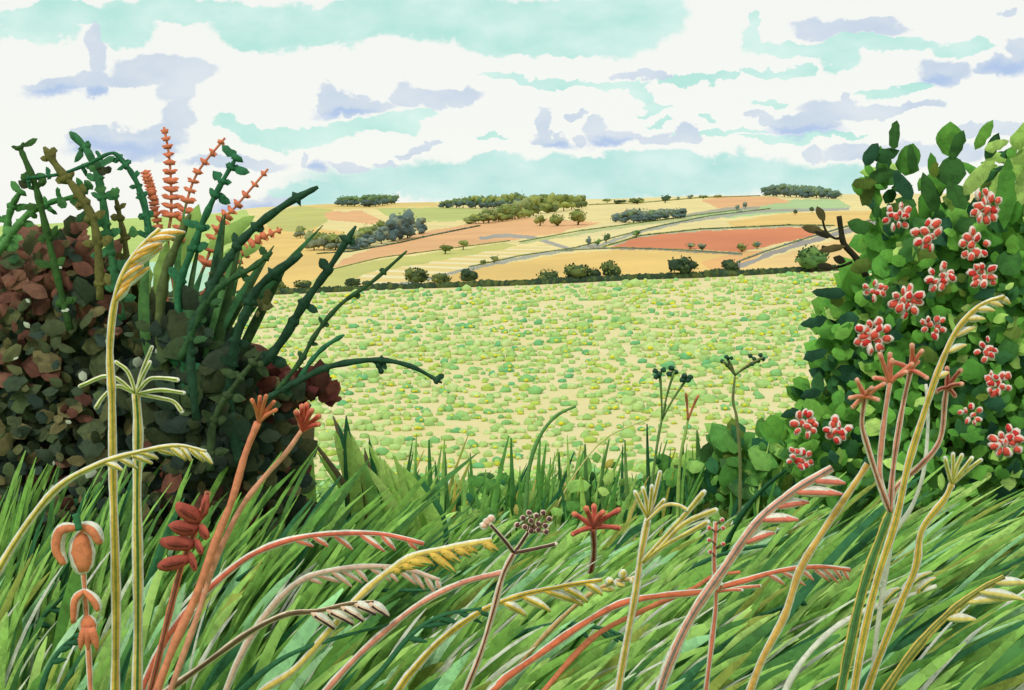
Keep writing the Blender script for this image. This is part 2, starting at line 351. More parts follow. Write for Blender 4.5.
def build_hill():
    us = frange(-900, -160, 40) + frange(-158, 1182, 1072) + frange(1200, 1900, 40)
    us = [(p - 512) / F for p in us]
    nt_ = 112
    ys = [1 / (1 / Y1 + (1 / Y2 - 1 / Y1) * i / nt_) for i in range(nt_ + 1)]
    V = [[Vector((u * y, y, H(u * y, y))) for u in us] for y in ys]
    regs = FIELDS + LANES
    faces = {i: [] for i in range(len(regs))}
    boxes = [None if g[3] is None else (min(p[0] for p in g[3]), max(p[0] for p in g[3]), min(p[1] for p in g[3]), max(p[1] for p in g[3])) for g in regs]
    for j in range(nt_):
        for i in range(len(us) - 1):
            c = (V[j][i] + V[j + 1][i + 1]) * .5; x, y = proj(c)
            w = noise.noise(Vector((x * .09, y * .25, 1.7))); x += 3 * w; y += .8 * w
            best = 0
            for r in range(len(regs) - 1, 0, -1):
                b = boxes[r]
                if b[0] <= x <= b[1] and b[2] <= y <= b[3] and inpoly(x, y, regs[r][3]): best = r; break
            faces[best].append((j, i))
    n = len(us)
    for r, (nm, lab, c, poly) in enumerate(regs):
        if not faces[r]: continue
        mb = MB(); ix = {}
        if 'tramlines' in lab:
            m = mat(c, .03, .02); nt = m.node_tree; N = nt.nodes; L = nt.links
            tc = N.new('ShaderNodeTexCoord'); mp = N.new('ShaderNodeMapping'); mp.inputs['Rotation'].default_value = (0, 0, math.radians(-52)); L.new(tc.outputs['Object'], mp.inputs[0])
            wv = N.new('ShaderNodeTexWave'); wv.inputs['Scale'].default_value = .035; wv.inputs['Distortion'].default_value = .6; L.new(mp.outputs[0], wv.inputs[0])
            rp = N.new('ShaderNodeValToRGB'); L.new(wv.outputs[0], rp.inputs[0]); e = rp.color_ramp.elements
            e[0].position = .55; e[0].color = (*[v / LIGHTF for v in lin(c)], 1); e[1].position = .8; e[1].color = (*[v / LIGHTF for v in lin((247, 232, 184))], 1)
            L.new(rp.outputs[0], N['Principled BSDF'].inputs['Base Color'])
        else: m = mat(c, .09, .03)
        k = mb.mi(m)
        def vid(j, i):
            if (j, i) not in ix: ix[(j, i)] = len(mb.v); mb.v.append(V[j][i])
            return ix[(j, i)]
        for j, i in faces[r]: mb.face((vid(j, i), vid(j, i + 1), vid(j + 1, i + 1), vid(j + 1, i)), k)
        if r == 0:   # the back of the hill
            us2 = us[::8]; yb = [Y2, 1000, 1200, 1500, 2000, 3000]; b = len(mb.v); q = len(us2)
            for y in yb:
                for u in us2: mb.v.append(Vector((u * y, y, H(u * y, y) - .02)))
            for j in range(len(yb) - 1):
                for i in range(q - 1): mb.face((b + j * q + i, b + j * q + i + 1, b + (j + 1) * q + i + 1, b + (j + 1) * q + i), k)
        tag(mb.build(nm), lab, kind='structure')
build_hill()

# ------------------------------------------------------------------ crop in the valley field
def build_crop():
    cols = [((182, 210, 130), 32), ((166, 202, 122), 26), ((196, 216, 146), 26), ((140, 194, 120), 12), ((180, 204, 98), 14), ((116, 184, 124), 5)]
    bag = [mat(c, .1, 2, 1.08) for c, w in cols for _ in range(w)]
    yel = mat((228, 220, 60), .1, 2, 1.05); yel2 = mat((212, 214, 70), .1, 2, 1.05)
    mb = MB(); row = 274.0
    while row < 506:
        t = (row - 274) / 230
        step = 3.6 + 3.7 * t
        px = -60.0
        while px < 1084:
            px += (6.0 + 4.8 * t + 3 * max(0, t - .55)) * U(.7, 1.35)
            r = row + U(-.5, .5) * step
            if r < interp(EDGE, px) + 3: continue
            cl = noise.noise(Vector((px * .012, r * .03, 5)))
            if R() < .08 - .25 * cl + .55 * max(0, t - .5) * math.exp(-((px - 560) / 150) ** 2): continue
            p = hit(px, r); k = p.y / F
            big = U(.7, 1.25) * (1 + .5 * max(0, cl)) * (1.5 if R() < .06 else 1)
            w = (3.0 + 2.2 * t) * k * big; h = (2.3 + 1.6 * t) * k * big
            m = random.choice(bag)
            a = U(-.5, .5)
            lump(mb, p + Vector((0, 0, h * .35)), w * U(.8, 1.3), w * .8, h, m, 1 if r < 320 else 2, .3, (math.cos(a), math.sin(a) * .5, U(-.2, .2)))
            yl = noise.noise(Vector((px * .02, r * .05, 9)))
            if R() < .14 + 1.0 * max(0, yl):
                for _ in range(random.choice((1, 1, 2))):
                    lump(mb, p + Vector((U(-.5, .5) * w, -w * .75, h * U(.3, .8))), w * .42, w * .3, h * .36, yel if R() < .6 else yel2, 1, .2)
        row += step * .93
    tag(mb.build('crop'), 'low green and yellow crop plants dotted over the cream field', 'crop', kind='stuff')
build_crop()

# ------------------------------------------------------------------ trees and hedges on the hill
def crown(mb, c, rx, rz, mats, n=8, leaves=60, flat=.5):
    for i in range(n):
        a = U(0, 6.28); q = math.sqrt(R()) * .62
        lump(mb, c + Vector((math.cos(a) * rx * q, math.sin(a) * rx * q, U(-.35, .42) * rz)), rx * U(.4, .62), rx * U(.4, .6), rz * U(.4, .6), random.choice(mats), 2, .35)
    for i in range(leaves):
        d = Vector((U(-1, 1), U(-1, 1), U(-.8, 1)));
        if d.length < .1: continue
        d.normalize(); p = c + Vector((d.x * rx * U(.8, 1.08), d.y * rx * U(.8, 1.08), d.z * rz * U(.8, 1.08)))
        leaf(mb, p, (U(-1, 1), U(-1, 1), U(-.3, 1)), d, rx * .26, rx * .2, random.choice(mats), .1, 3)
DK = [(66, 88, 62), (84, 104, 66), (58, 78, 60)]; OL = [(124, 136, 74), (142, 150, 84), (104, 118, 66)]; BG = [(112, 130, 122), (94, 112, 108), (128, 140, 118)]
GR = [(92, 132, 74), (70, 108, 62), (116, 150, 84)]
ROUND = [  # px, base row, half width px, height px, palette, label
 (353, 288, 7, 9, DK, 'small dark hedge tree farthest left along the boundary hedge'), (367, 288, 6, 7, DK, 'low dark hedge bush second from the left in the boundary hedge'),
 (417, 287, 12, 17, DK + OL, 'dark hedge tree with an olive side left of the centre'), (441, 286, 9, 12, DK + OL, 'dark olive bush between two hedge trees left of centre'),
 (468, 285, 8, 15, DK, 'narrow dark hedge tree at the end of the gold field'),
 (548, 283, 10, 12, DK + OL, 'low bush starting the clump of hedge bushes in the centre'), (576, 282, 13, 16, DK + OL, 'broad dark bush in the middle of the central hedge clump'), (592, 281, 8, 12, DK, 'narrow bush in the central hedge clump'), (610, 280, 10, 17, DK + OL, 'tall bush ending the central hedge clump'),
 (682, 278, 13, 19, DK, 'large dark tree standing in the hedge right of centre'), (730, 275, 9, 14, DK, 'small dark tree in the hedge between two larger ones'), (811, 272, 14, 23, GR, 'round green tree at the right end of the hedge'),
 (275, 291, 10, 9, OL, 'olive bush in the hedge behind the dark stems'), (302, 290, 8, 9, OL + DK, 'olive brown bush in the hedge beside the tall dark stem'),
 (445, 254, 6, 9, OL, 'round olive tree in the peach field'), (463, 250, 5, 9, OL, 'darker olive tree right of the one in the peach field'),
 (483, 265, 3.5, 5, OL, 'tiny olive bush on the lane edge left'), (494, 263, 5, 8, OL, 'olive bush pair on the lane edge'),
 (540, 226, 6, 10, OL, 'small olive tree below the long wood'), (557, 226, 7, 11, OL, 'wide olive tree between two others below the long wood'), (578, 225, 8, 14, OL, 'leaning olive tree farthest right below the long wood'),
 (588, 246, 3.5, 9, BG, 'slim grey tree first of three by the lane junction'), (597, 246, 4, 7, GR, 'low green tree middle of three by the lane junction'), (606, 243, 4, 9, DK, 'slim dark tree last of three by the lane junction'),
 (636, 238, 4.5, 7, GR, 'small green tree above the tip of the rust red field'), (737, 211, 2.5, 6, BG, 'tiny mauve grey tree beside the high lane'), (745, 209, 2.5, 7, BG, 'slightly taller mauve grey tree beside the high lane'),
 (795, 215, 2.5, 5, DK, 'tiny dark tree on the edge of the high gold field'), (812, 213, 2.5, 6, DK, 'tiny dark tree farther right on the high gold field'),
 (690, 249, 5, 6, OL + BG, 'faint bush at the lower edge of the rust red field'), (702, 251, 4.5, 7, OL + BG, 'faint taller bush at the foot of the rust red field'), (742, 252, 6, 8, OL, 'olive bush where the rust red field meets the mauve lane'), (757, 249, 5, 7, OL + BG, 'dull bush beside the top of the mauve lane'),
 (607, 203, 4, 4, OL, 'lowest bush of the crest line, nearest the long wood'), (620, 204, 6, 4, DK + OL, 'wide low bush on the crest line'), (637, 204, 7, 5, OL + DK, 'long olive bush on the crest line'), (665, 203, 5, 8, DK, 'tallest bush on the crest line'),
 (678, 200, 2, 4, BG, 'tiny grey bush right of the tallest crest bush'), (690, 199, 3, 4, BG, 'pale grey bush on the bare crest'), (703, 199, 4, 4, OL, 'olive bush on the bare crest above the peach field'), (718, 198, 4, 3, OL, 'low olive bush on the bare crest farther right'),
]
for px, row, hw, hh, pal, lab in ROUND:
    p = hit(px, row); k = p.y / F * 1.08; w = hw * k; h = hh * k
    t = empty('tree' if 'tree' in lab else 'bush', p, lab, 'tree' if 'tree' in lab else 'bush', 'trees and bushes scattered over the far fields')
    big = hw > 6
    mb = MB(); crown(mb, Vector((0, 0, h * .56)), w, h * .46, [mat(c, .15, 1.5, 1.25 if row > 268 else 1.0) for c in pal], 10 if big else 5, 90 if big else 20); mb.build('crown', t)
    mb = MB(); tube(mb, [(0, 0, -.2), (0.05 * w, 0, h * .25), (0, 0, h * .6)], [w * .12, w * .09, w * .05], mat((90, 80, 60), .1, 3), 6); mb.build('trunk', t)

def wood(label, line, mats_top, mats_low, depth=1, name='copse'):
    """line: px, base row, half width px, height px of each crown lump"""
    mb = MB()
    for (x, r, hw, hh) in line:
        for q in range(depth):
            p = hit(x + U(-2, 2), r - q * .8); k = p.y / F; w = hw * k; h = hh * k
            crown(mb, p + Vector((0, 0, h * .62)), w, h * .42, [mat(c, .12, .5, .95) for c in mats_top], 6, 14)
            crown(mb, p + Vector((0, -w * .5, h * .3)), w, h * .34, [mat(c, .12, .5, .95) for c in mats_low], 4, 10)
            tube(mb, [p - Vector((0, 0, .3)), p + Vector((0, 0, h * .4))], [w * .08, w * .06], mat((84, 76, 62), .1, 2), 5)
    return tag(mb.build(name), label, 'wood', 'woods on the far hillside', 'stuff')
def run(pts, step):
    out = []
    for (a, b) in zip(pts, pts[1:]):
        n = max(1, int(abs(b[0] - a[0]) / step))
        for i in range(n):
            t = i / n; out.append(tuple(a[j] + (b[j] - a[j]) * t for j in range(4)))
    return out + [pts[-1]]
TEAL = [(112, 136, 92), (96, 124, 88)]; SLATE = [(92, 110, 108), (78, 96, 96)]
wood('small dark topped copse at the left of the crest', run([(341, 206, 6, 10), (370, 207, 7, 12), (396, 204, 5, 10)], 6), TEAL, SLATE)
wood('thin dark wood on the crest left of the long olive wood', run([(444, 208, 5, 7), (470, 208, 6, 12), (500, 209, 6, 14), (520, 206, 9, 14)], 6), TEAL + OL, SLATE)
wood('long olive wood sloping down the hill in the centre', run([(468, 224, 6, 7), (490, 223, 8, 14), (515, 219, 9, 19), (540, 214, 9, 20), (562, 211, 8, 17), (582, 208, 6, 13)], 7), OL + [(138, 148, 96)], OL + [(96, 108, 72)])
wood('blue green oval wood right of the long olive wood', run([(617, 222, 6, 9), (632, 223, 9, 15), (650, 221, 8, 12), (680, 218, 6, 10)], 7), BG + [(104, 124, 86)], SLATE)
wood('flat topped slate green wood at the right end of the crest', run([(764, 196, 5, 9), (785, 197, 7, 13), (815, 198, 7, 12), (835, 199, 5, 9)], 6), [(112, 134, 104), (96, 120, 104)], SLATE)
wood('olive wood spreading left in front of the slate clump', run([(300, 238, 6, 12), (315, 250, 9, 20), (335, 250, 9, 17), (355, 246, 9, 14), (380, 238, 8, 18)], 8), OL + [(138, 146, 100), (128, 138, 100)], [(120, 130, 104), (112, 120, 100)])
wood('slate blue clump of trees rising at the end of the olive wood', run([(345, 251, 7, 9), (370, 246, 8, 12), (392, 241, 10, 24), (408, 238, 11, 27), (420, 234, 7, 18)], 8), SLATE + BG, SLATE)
# thin hedgerows between the far fields
HR = [('dark hedgerow line along the top of the rust red field', [(604, 247), (640, 236), (700, 229.5), (790, 225.5), (835, 226)], 1.8, OL + DK),
      ('grey hedgerow line under the rust red field', [(560, 251), (620, 248), (680, 250), (742, 254)], 1.6, OL + BG),
      ('hedgerow line beside the long lane climbing the hill', [(470, 267), (520, 256), (575, 248), (620, 236), (660, 226), (710, 216), (770, 209)], 1.5, OL + BG),
      ('hedgerow line beside the mauve lane below the rust red field', [(738, 262), (765, 252), (805, 239), (850, 226), (885, 217)], 2.0, BG + OL),
      ('hedgerow line under the blue green oval wood', [(520, 242), (580, 231), (640, 223), (700, 215), (740, 210)], 1.4, OL),
      ('hedgerow line along the foot of the slate blue clump', [(318, 254), (350, 252), (400, 243), (430, 236), (480, 226)], 1.8, DK + BG),
      ('hedgerow line between the peach field and the stubble', [(330, 270), (380, 258), (440, 250), (510, 241)], 1.3, OL),
      ('hedgerow line along the crest left of the right hand copse', [(590, 205), (640, 203), (700, 198), (760, 196)], 1.2, OL)]
for lab, pts, hh, pal in HR:
    mb = MB(); pal = [mat(c, .12, .5, 1.0) for c in pal]
    for (a, b) in zip(pts, pts[1:]):
        n = int((b[0] - a[0]) / 2.2)
        for i in range(n):
            x = a[0] + (b[0] - a[0]) * i / n; r = a[1] + (b[1] - a[1]) * i / n; p = hit(x, r); k = p.y / F
            v = .75 + .9 * max(0, noise.noise(Vector((x * .11, r, 2))))
            lump(mb, p + Vector((0, 0, hh * .3 * k)), 1.9 * k, 1.3 * k, hh * .62 * k * v, random.choice(pal), 1, .3)
    pa = [hit(a[0] + (b[0] - a[0]) * i / 12, a[1] + (b[1] - a[1]) * i / 12) for a, b in zip(pts, pts[1:]) for i in range(13)]
    tube(mb, [p + Vector((0, 0, hh * .25 * p.y / F)) for j, p in enumerate(pa) if j == 0 or (p - pa[j - 1]).length > .01], [hh * .42 * p.y / F for j, p in enumerate(pa) if j == 0 or (p - pa[j - 1]).length > .01], pal[0], 5, .3)
    tag(mb.build('hedgerow'), lab, 'hedgerow', 'hedgerows between the far fields')
# boundary hedge between crop field and hill
mb = MB(); x = -140.0
while x < 1180:
    p = hit(x, interp(EDGE, x) + 1); k = p.y / F; h = (2.3 + 1.6 * max(0, noise.noise(Vector((x * .03, 0, 0))))) * k * 1.3
    h *= 1.55; lump(mb, p + Vector((0, 0, h * .4)), 4.2 * k, 3 * k, h * .8, random.choice([mat(c, .12, 1) for c in DK + [(96, 108, 62)]]), 2, .3)
    for _ in range(3):
        leaf(mb, p + Vector((U(-3, 3) * k, -2 * k, h * U(.3, 1.1))), (U(-1, 1), -.3, U(0, 1)), Vector((0, -1, 0)), 2.2 * k, 1.5 * k, mat(DK[0], .12, 1), .1, 3)
    x += 3.4
tag(mb.build('hedge'), 'thin dark boundary hedge along the top of the crop field', 'hedge')
#@@NEXT@@
# ------------------------------------------------------------------ bushes in the foreground
CAMP = Vector((0, 0, EYE))
def fill_leaves(mb, poly, Yc, depth, n, size, pick, up=.4, edge=.9, yfun=None):
    xs = [p[0] for p in poly]; ys = [p[1] for p in poly]; i = 0
    while i < n:
        x = U(min(xs), max(xs)); y = U(min(ys), max(ys))
        if not inpoly(x, y, poly): continue
        i += 1
        q = R(); Y = Yc + depth * (q - .5); p = P(x, y, Y)
        a = U(0, 6.28); d = Vector((math.cos(a), U(-.5, .3), abs(math.sin(a)) * .8 + up * U(-1, 1)))
        nr = Vector((U(-.6, .6), -1, U(.1, .9)))
        sz = size * (U(.5, 1.0) if R() < .75 else U(1, 1.6)) * Yc / F
        leaf(mb, p, d, nr, sz, sz * U(.5, .85), pick(x, y), U(0, .25), 5 if sz > 22 * Yc / F else 4)
def seg_path(pts, Y, n=5, dy=0.0):
    """pixel polyline -> smooth world path; Y may be (base, tip)"""
    Ya, Yb = Y if isinstance(Y, tuple) else (Y, Y)
    sp = smooth_path(pts, n); L = len(sp) - 1
    return [P(q[0], q[1], Ya + (Yb - Ya) * (i / L)) for i, q in enumerate(sp)]
def to_ground(path, lean=None):
    p0, p1 = path[0], path[1]; d = (p0 - p1).normalized(); out = []
    p = p0.copy(); step = .08
    for _ in range(60):
        g = H(p.x, p.y)
        if p.z < g + .005: break
        d = (d + Vector((0, 0, -.22))).normalized(); p = p + d * step; out.append(p.copy())
    return out[::-1] + path

# --- dark shrub on the left
BR = [(122, 80, 66), (106, 68, 58), (128, 90, 74)]; DG = [(54, 66, 50), (48, 62, 54), (66, 74, 50)]; OB = [(94, 88, 58), (104, 96, 66), (82, 84, 54)]
base = Vector((P(110, 560, 4.7).x, 4.7, 0)); base.z = H(base.x, base.y)
shrub = empty('dark_shrub', base, 'dark shrub of brown and blackish green leaves filling the left edge', 'shrub')
def part(mb, name, parent):
    o = mb.build(name, None, parent.location); o.parent = parent; o.location = (0, 0, 0); return o
def pickL(x, y):
    q = R() + .35 * noise.noise(Vector((x * .02, y * .02, 2)))
    t = (y - 215) / 130 + (x - 60) / 260
    if t < .62: pal = BR if q < .72 else DG + OB
    elif t < 1.15: pal = DG if q < .45 else (OB if q < .86 else BR)
    else: pal = DG if q < .6 else (OB + [(70, 84, 54)] if q < .93 else BR)
    return mat(random.choice(pal), .22, 12, 1.08 if pal is BR else .74)
PL = [(-160, 300), (-100, 262), (0, 264), (14, 250), (30, 254), (46, 232), (60, 240), (76, 226), (88, 250), (104, 256), (112, 276), (108, 300), (130, 322), (160, 330), (200, 312), (215, 335), (236, 352), (268, 366), (290, 384), (300, 400), (288, 430), (300, 470), (290, 520), (230, 540), (150, 540), (60, 560), (0, 600), (-160, 640)]
mb = MB(); fill_leaves(mb, PL, 4.7, .6, 5600, 20, pickL)
fill_leaves(mb, PL, 4.36, .04, 34, 9, lambda x, y: mat((196, 204, 180), .1, 12))
fill_leaves(mb, [(-160, 290), (0, 262), (100, 270), (200, 330), (270, 400), (290, 540), (150, 560), (0, 590), (-160, 630)], 4.95, .3, 1300, 40, pickL)
fill_leaves(mb, [(225, 388), (262, 376), (300, 382), (338, 392), (346, 400), (320, 404), (286, 402), (262, 412), (235, 410)], 4.5, .2, 170, 20, lambda x, y: mat(random.choice([(112, 56, 54), (128, 72, 62), (98, 60, 52)]), .2, 14))
part(mb, 'foliage', shrub)
def shoot(parent, name, pts, w, c, Y, knobs=0.0, leaves=0, tipw=.5, kc=None, root=True):
    """arching shoot with swollen joints / small leaves along it; widths in pixels at depth Y"""
    Ym = Y if not isinstance(Y, tuple) else (Y[0] + Y[1]) / 2
    path = seg_path(pts, Y, 6); k = Ym / F; L = len(path)
    rad = [w * .44 * k * (1 + .16 * math.sin(i * 1.3 + w)) * (1 - (1 - tipw) * (i / (L - 1)) ** 2) for i in range(L)]
    rad[-1] *= .5
    mb = MB(); m = mat(c, .22, 20, 1.05); m2 = mat(kc or c, .22, 20, 1.05); lv_ok = c != DKG
    tube(mb, path, rad, m, 7, .12)
    if knobs:
        acc = 0; nxt = U(.4, 1) * knobs; side = 1
        for i in range(1, L):
            acc += (path[i] - path[i - 1]).length / k
            if acc > nxt and i > 1:
                nxt = acc + knobs * U(.45, 1.9); t = (path[i] - path[i - 1]).normalized(); s = t.cross(Vector((0, 1, 0))).normalized(); side = -side
                f = 1.25 - .5 * i / L
                for sd in ((side, -side) if R() < .45 and lv_ok else (side,)) if (lv_ok or R() < .5) else ():
                    leaf(mb, path[i] + s * (sd * w * .1 * k), s * sd + t * U(.1, .9) + Vector((0, U(-.4, .2), 0)), Vector((0, -1, .2)), w * U(.9, 1.5) * k * f, w * U(.7, 1.1) * k * f, m2, .15, 4)
                lump(mb, path[i], w * .5 * k * f, w * .45 * k, w * .7 * k, m2, 1, .35, t)
                for _ in range(leaves):
                    leaf(mb, path[i] + s * (side * w * .3 * k), s * side + t * U(-.2, 1) + Vector((0, U(-.4, .4), 0)), Vector((0, -1, .3)), w * 1.9 * k * U(.7, 1.2), w * 1.0 * k, m2, .1, 4)
    if root:
        return mb, path
    return mb, path
TG = (52, 110, 76); TG2 = (70, 128, 84); OLV = (112, 108, 60); DKG = (44, 76, 56)
SH = [([(70, 330), (52, 255), (42, 212), (34, 182), (20, 148)], 8, (62, 96, 48), 16, 1, .9),
      ([(100, 300), (98, 250), (92, 218), (76, 190), (58, 168), (44, 147)], 10, OLV, 18, 0, .8),
      ([(122, 320), (112, 260), (106, 225), (100, 185), (88, 152), (70, 132)], 9, TG2, 14, 1, .9),
      ([(152, 245), (146, 205), (136, 180), (124, 163), (112, 153), (88, 164), (60, 174), (28, 178)], 4.5, TG, 22, 1, .8),
      ([(150, 250), (147, 222), (138, 186), (126, 165), (113, 152)], 7, TG, 13, 0, .7),
      ([(128, 300), (126, 252), (120, 218), (114, 190)], 8, OLV, 15, 0, .4),
      ([(40, 210), (52, 202), (76, 196), (92, 184)], 6, (70, 130, 70), 12, 1, .8),
      ([(-4, 256), (8, 238), (26, 216), (40, 208)], 9, (96, 146, 84), 18, 0, .7),
      ([(4, 250), (8, 222), (12, 206), (20, 192)], 8, (78, 132, 70), 12, 1, .8)]
for pts, w, c, kn, lv, tw in SH:
    mb, _ = shoot(shrub, 'shoot', pts, w, c, 4.45 + U(-.12, .12), kn, lv, tw); part(mb, 'shoot', shrub)
mb = MB()
for (x, y) in [(84, 180), (90, 172), (100, 168), (108, 172), (94, 190), (112, 168), (78, 206), (80, 216), (76, 222), (134, 238), (120, 190), (22, 182), (28, 188), (34, 176), (8, 262), (66, 208)]:
    p = P(x, y, 4.4); leaf(mb, p, (U(-1, 1), 0, U(-.3, 1)), Vector((0, -1, .2)), .05, .035, mat(random.choice([(80, 132, 76), (60, 98, 62), (64, 70, 46)]), .2, 20), .1)
part(mb, 'loose_leaves', shrub)

# --- dark green stems fanning out from the middle of the dark shrub
fb = Vector((P(225, 540, 4.1).x, 4.1, 0)); fb.z = H(fb.x, fb.y)
fan = empty('fan_stemmed_shrub', fb, 'shrub of thick blackish green knobbly stems fanning out over the field', 'shrub')
FAN = [([(196, 420), (190, 340), (206, 300), (226, 262), (250, 232), (285, 205), (318, 187)], 10, DKG, 26, 0, .8),
       ([(186, 400), (178, 300), (190, 255), (206, 215), (220, 186), (236, 158)], 9, TG, 20, 1, .5),
       ([(170, 400), (160, 330), (164, 280), (176, 246), (190, 214)], 13, (92, 104, 62), 0, 0, .6),
       ([(180, 360), (206, 302), (230, 280), (252, 268), (272, 252)], 8, (58, 92, 58), 14, 1, .8),
       ([(240, 470), (230, 400), (234, 350), (246, 312), (262, 284), (302, 254)], 11, DKG, 30, 0, .9),
       ([(262, 366), (284, 338), (304, 304), (328, 270), (356, 226)], 11, DKG, 26, 0, .55),
       ([(276, 392), (300, 362), (316, 334), (340, 305), (372, 282), (407, 251)], 6, (56, 88, 54), 24, 0, .6),
       ([(300, 378), (312, 360), (326, 346), (344, 335)], 6, TG, 0, 0, .8),
       ([(260, 402), (304, 378), (332, 366), (375, 360), (410, 366), (442, 383)], 8, DKG, 34, 0, .5),
       ([(375, 360), (379, 366), (382, 374)], 7, DKG, 0, 0, .8),
       ([(210, 470), (214, 420), (236, 384), (262, 352)], 9, (66, 84, 54), 20, 1, .5)]
for i, (pts, w, c, kn, lv, tw) in enumerate(FAN):
    mb, _ = shoot(fan, 'stem', pts, w, c, 4.15 + U(-.15, .1), kn, lv, tw); part(mb, 'stem', fan)
mb = MB()
def pickD(x, y): return mat(random.choice(DG + [(70, 88, 56), (56, 76, 60)]), .2, 14)
fill_leaves(mb, [(150, 330), (200, 318), (236, 360), (262, 400), (258, 460), (220, 480), (170, 470), (150, 400)], 4.3, .25, 420, 26, pickD)
fill_leaves(mb, [(252, 300), (262, 296), (276, 300), (262, 318), (250, 322), (232, 300)], 4.3, .1, 12, 12, lambda x, y: mat((104, 104, 62), .2, 14))
part(mb, 'foliage', fan)
for i in range(17):
    x0 = U(150, 226); a = math.radians(U(-10, 24) + (x0 - 190) * .2); ln = U(100, 190); b = (x0, U(360, 410)); Y = U(4.2, 4.5); cu = U(.05, .22)
    pts = [(b[0] + math.sin(a) * ln * t + cu * ln * t * t, b[1] - math.cos(a) * ln * t) for t in (0, .35, .7, 1)]
    pa = seg_path(pts, Y, 4); L = len(pa); w = U(6, 13) * Y / F
    mb = MB(); blade(mb, pa, [w * math.sin(math.pi * (.12 + .86 * j / (L - 1))) + .001 for j in range(L)], mat(random.choice([(58, 104, 66), (48, 86, 60), (78, 118, 66), (66, 92, 56), (86, 130, 76), (50, 74, 52)]), .22, 14, .95), fold=.4)
    part(mb, 'blade', fan)
# light leaves behind the spikes on the left
mb = MB()
for x, y, a, l in [(206, 250, 35, 60), (176, 270, 70, 70), (158, 300, 80, 60), (215, 262, 20, 50), (146, 300, 95, 50)]:
    p = P(x, y, 4.6); leaf(mb, p, (math.cos(math.radians(a)), 0, math.sin(math.radians(a))), Vector((0, -1, .1)), l * 4.6 / F, l * .3 * 4.6 / F, mat((168, 204, 108), .12, 10), .05, 6)
part(mb, 'pale_leaves', fan)

# --- rusty dock spikes
SPK = [([(176, 300), (168, 245), (171, 215), (171, 185), (169, 155), (164, 127)], 'thin upright rust orange dock spike, tallest on the left'),
       ([(182, 290), (180, 240), (186, 205), (198, 172), (225, 138)], 'rust orange dock spike leaning right beside the tallest spike'),
       ([(186, 310), (206, 262), (220, 225), (238, 204), (268, 169)], 'heavy rust orange dock spike leaning far right against the clouds'),
       ([(166, 290), (160, 240), (153, 198), (146, 173)], 'short blunt rust orange dock spike left of the tallest spike'),
       ([(196, 300), (215, 280), (240, 256), (258, 240), (282, 229)], 'low rust orange dock spike lying out to the right above the field')]
for i, (pts, lab) in enumerate(SPK):
    Y = 4.62; k = Y / F
    path = to_ground(seg_path(pts, Y, 7)); b = path[0]
    t = empty('dock_spike', b, lab, 'plant', 'rust orange dock spikes'); L = len(path)
    mb = MB(); tube(mb, path, [(2.4 - 1.5 * j / L) * k for j in range(L)], mat((214, 138, 104) if i != 3 else (228, 140, 110), .12, 20), 6); part(mb, 'stem', t)
    mb = MB(); m = mat((238, 136, 100), .14, 25, .95)
    j0 = L - 22 if i != 3 else L - 14
    for j in range(j0, L, 2 if i != 3 else 1):
        f = (1 - (j - j0) / (L - j0)); w = (3.0 + 7.5 * f * U(.6, 1)) * k if i != 3 else 4.6 * k
        s = (path[j] - path[j - 1]).normalized().cross(Vector((0, 1, 0)))
        lump(mb, path[j], w, w * .7, 3.4 * k, m, 1, .45, s)
        for sd in (-1, 1):
            leaf(mb, path[j], s * sd + Vector((0, -.3, .3)), Vector((0, -1, .2)), w * 1.3, w * .7, m, .2, 3)
    tube(mb, path[j0 - 1:], [1.2 * k] * (L - j0 + 1), m, 5)
    part(mb, 'seed_whorls', t)

# --- flowering bush on the right
MG = [(92, 146, 58), (80, 134, 54), (104, 154, 64)]; DGR = [(48, 90, 50), (40, 78, 56), (58, 100, 48)]; OLG = [(96, 116, 46), (84, 104, 44)]; LG = [(150, 186, 92), (168, 198, 108)]
rb = Vector((P(950, 560, 4.9).x, 4.9, 0)); rb.z = H(rb.x, rb.y)
rose = empty('flowering_bush', rb, 'tall green bush with clusters of small red flowers on the right', 'bush')
def pickR(x, y):
    q = R() + .45 * noise.noise(Vector((x * .018, y * .022, 7)))
    if x > 945 and y < 215: return mat(random.choice(LG + MG), .15, 12)
    return mat(random.choice(MG if q < .46 else (DGR if q < .87 else (OLG if q < .93 else LG))), .18, 12, .76)
def pickMG(x, y): return mat(random.choice(MG + [(84, 138, 56)]), .15, 12, .7)
PR = [(878, 240), (892, 226), (902, 238), (925, 222), (950, 230), (985, 206), (1010, 214), (1024, 200), (1180, 140), (1220, 640), (1024, 620), (900, 590), (860, 520), (800, 470), (778, 440), (800, 424), (818, 404), (832, 384), (838, 356), (830, 336), (836, 322), (838, 308), (852, 298), (876, 272), (880, 254)]
mb = MB()
fill_leaves(mb, PR, 4.95, .45, 4200, 28, pickMG)
fill_leaves(mb, PR, 4.66, .16, 1500, 19, pickR)
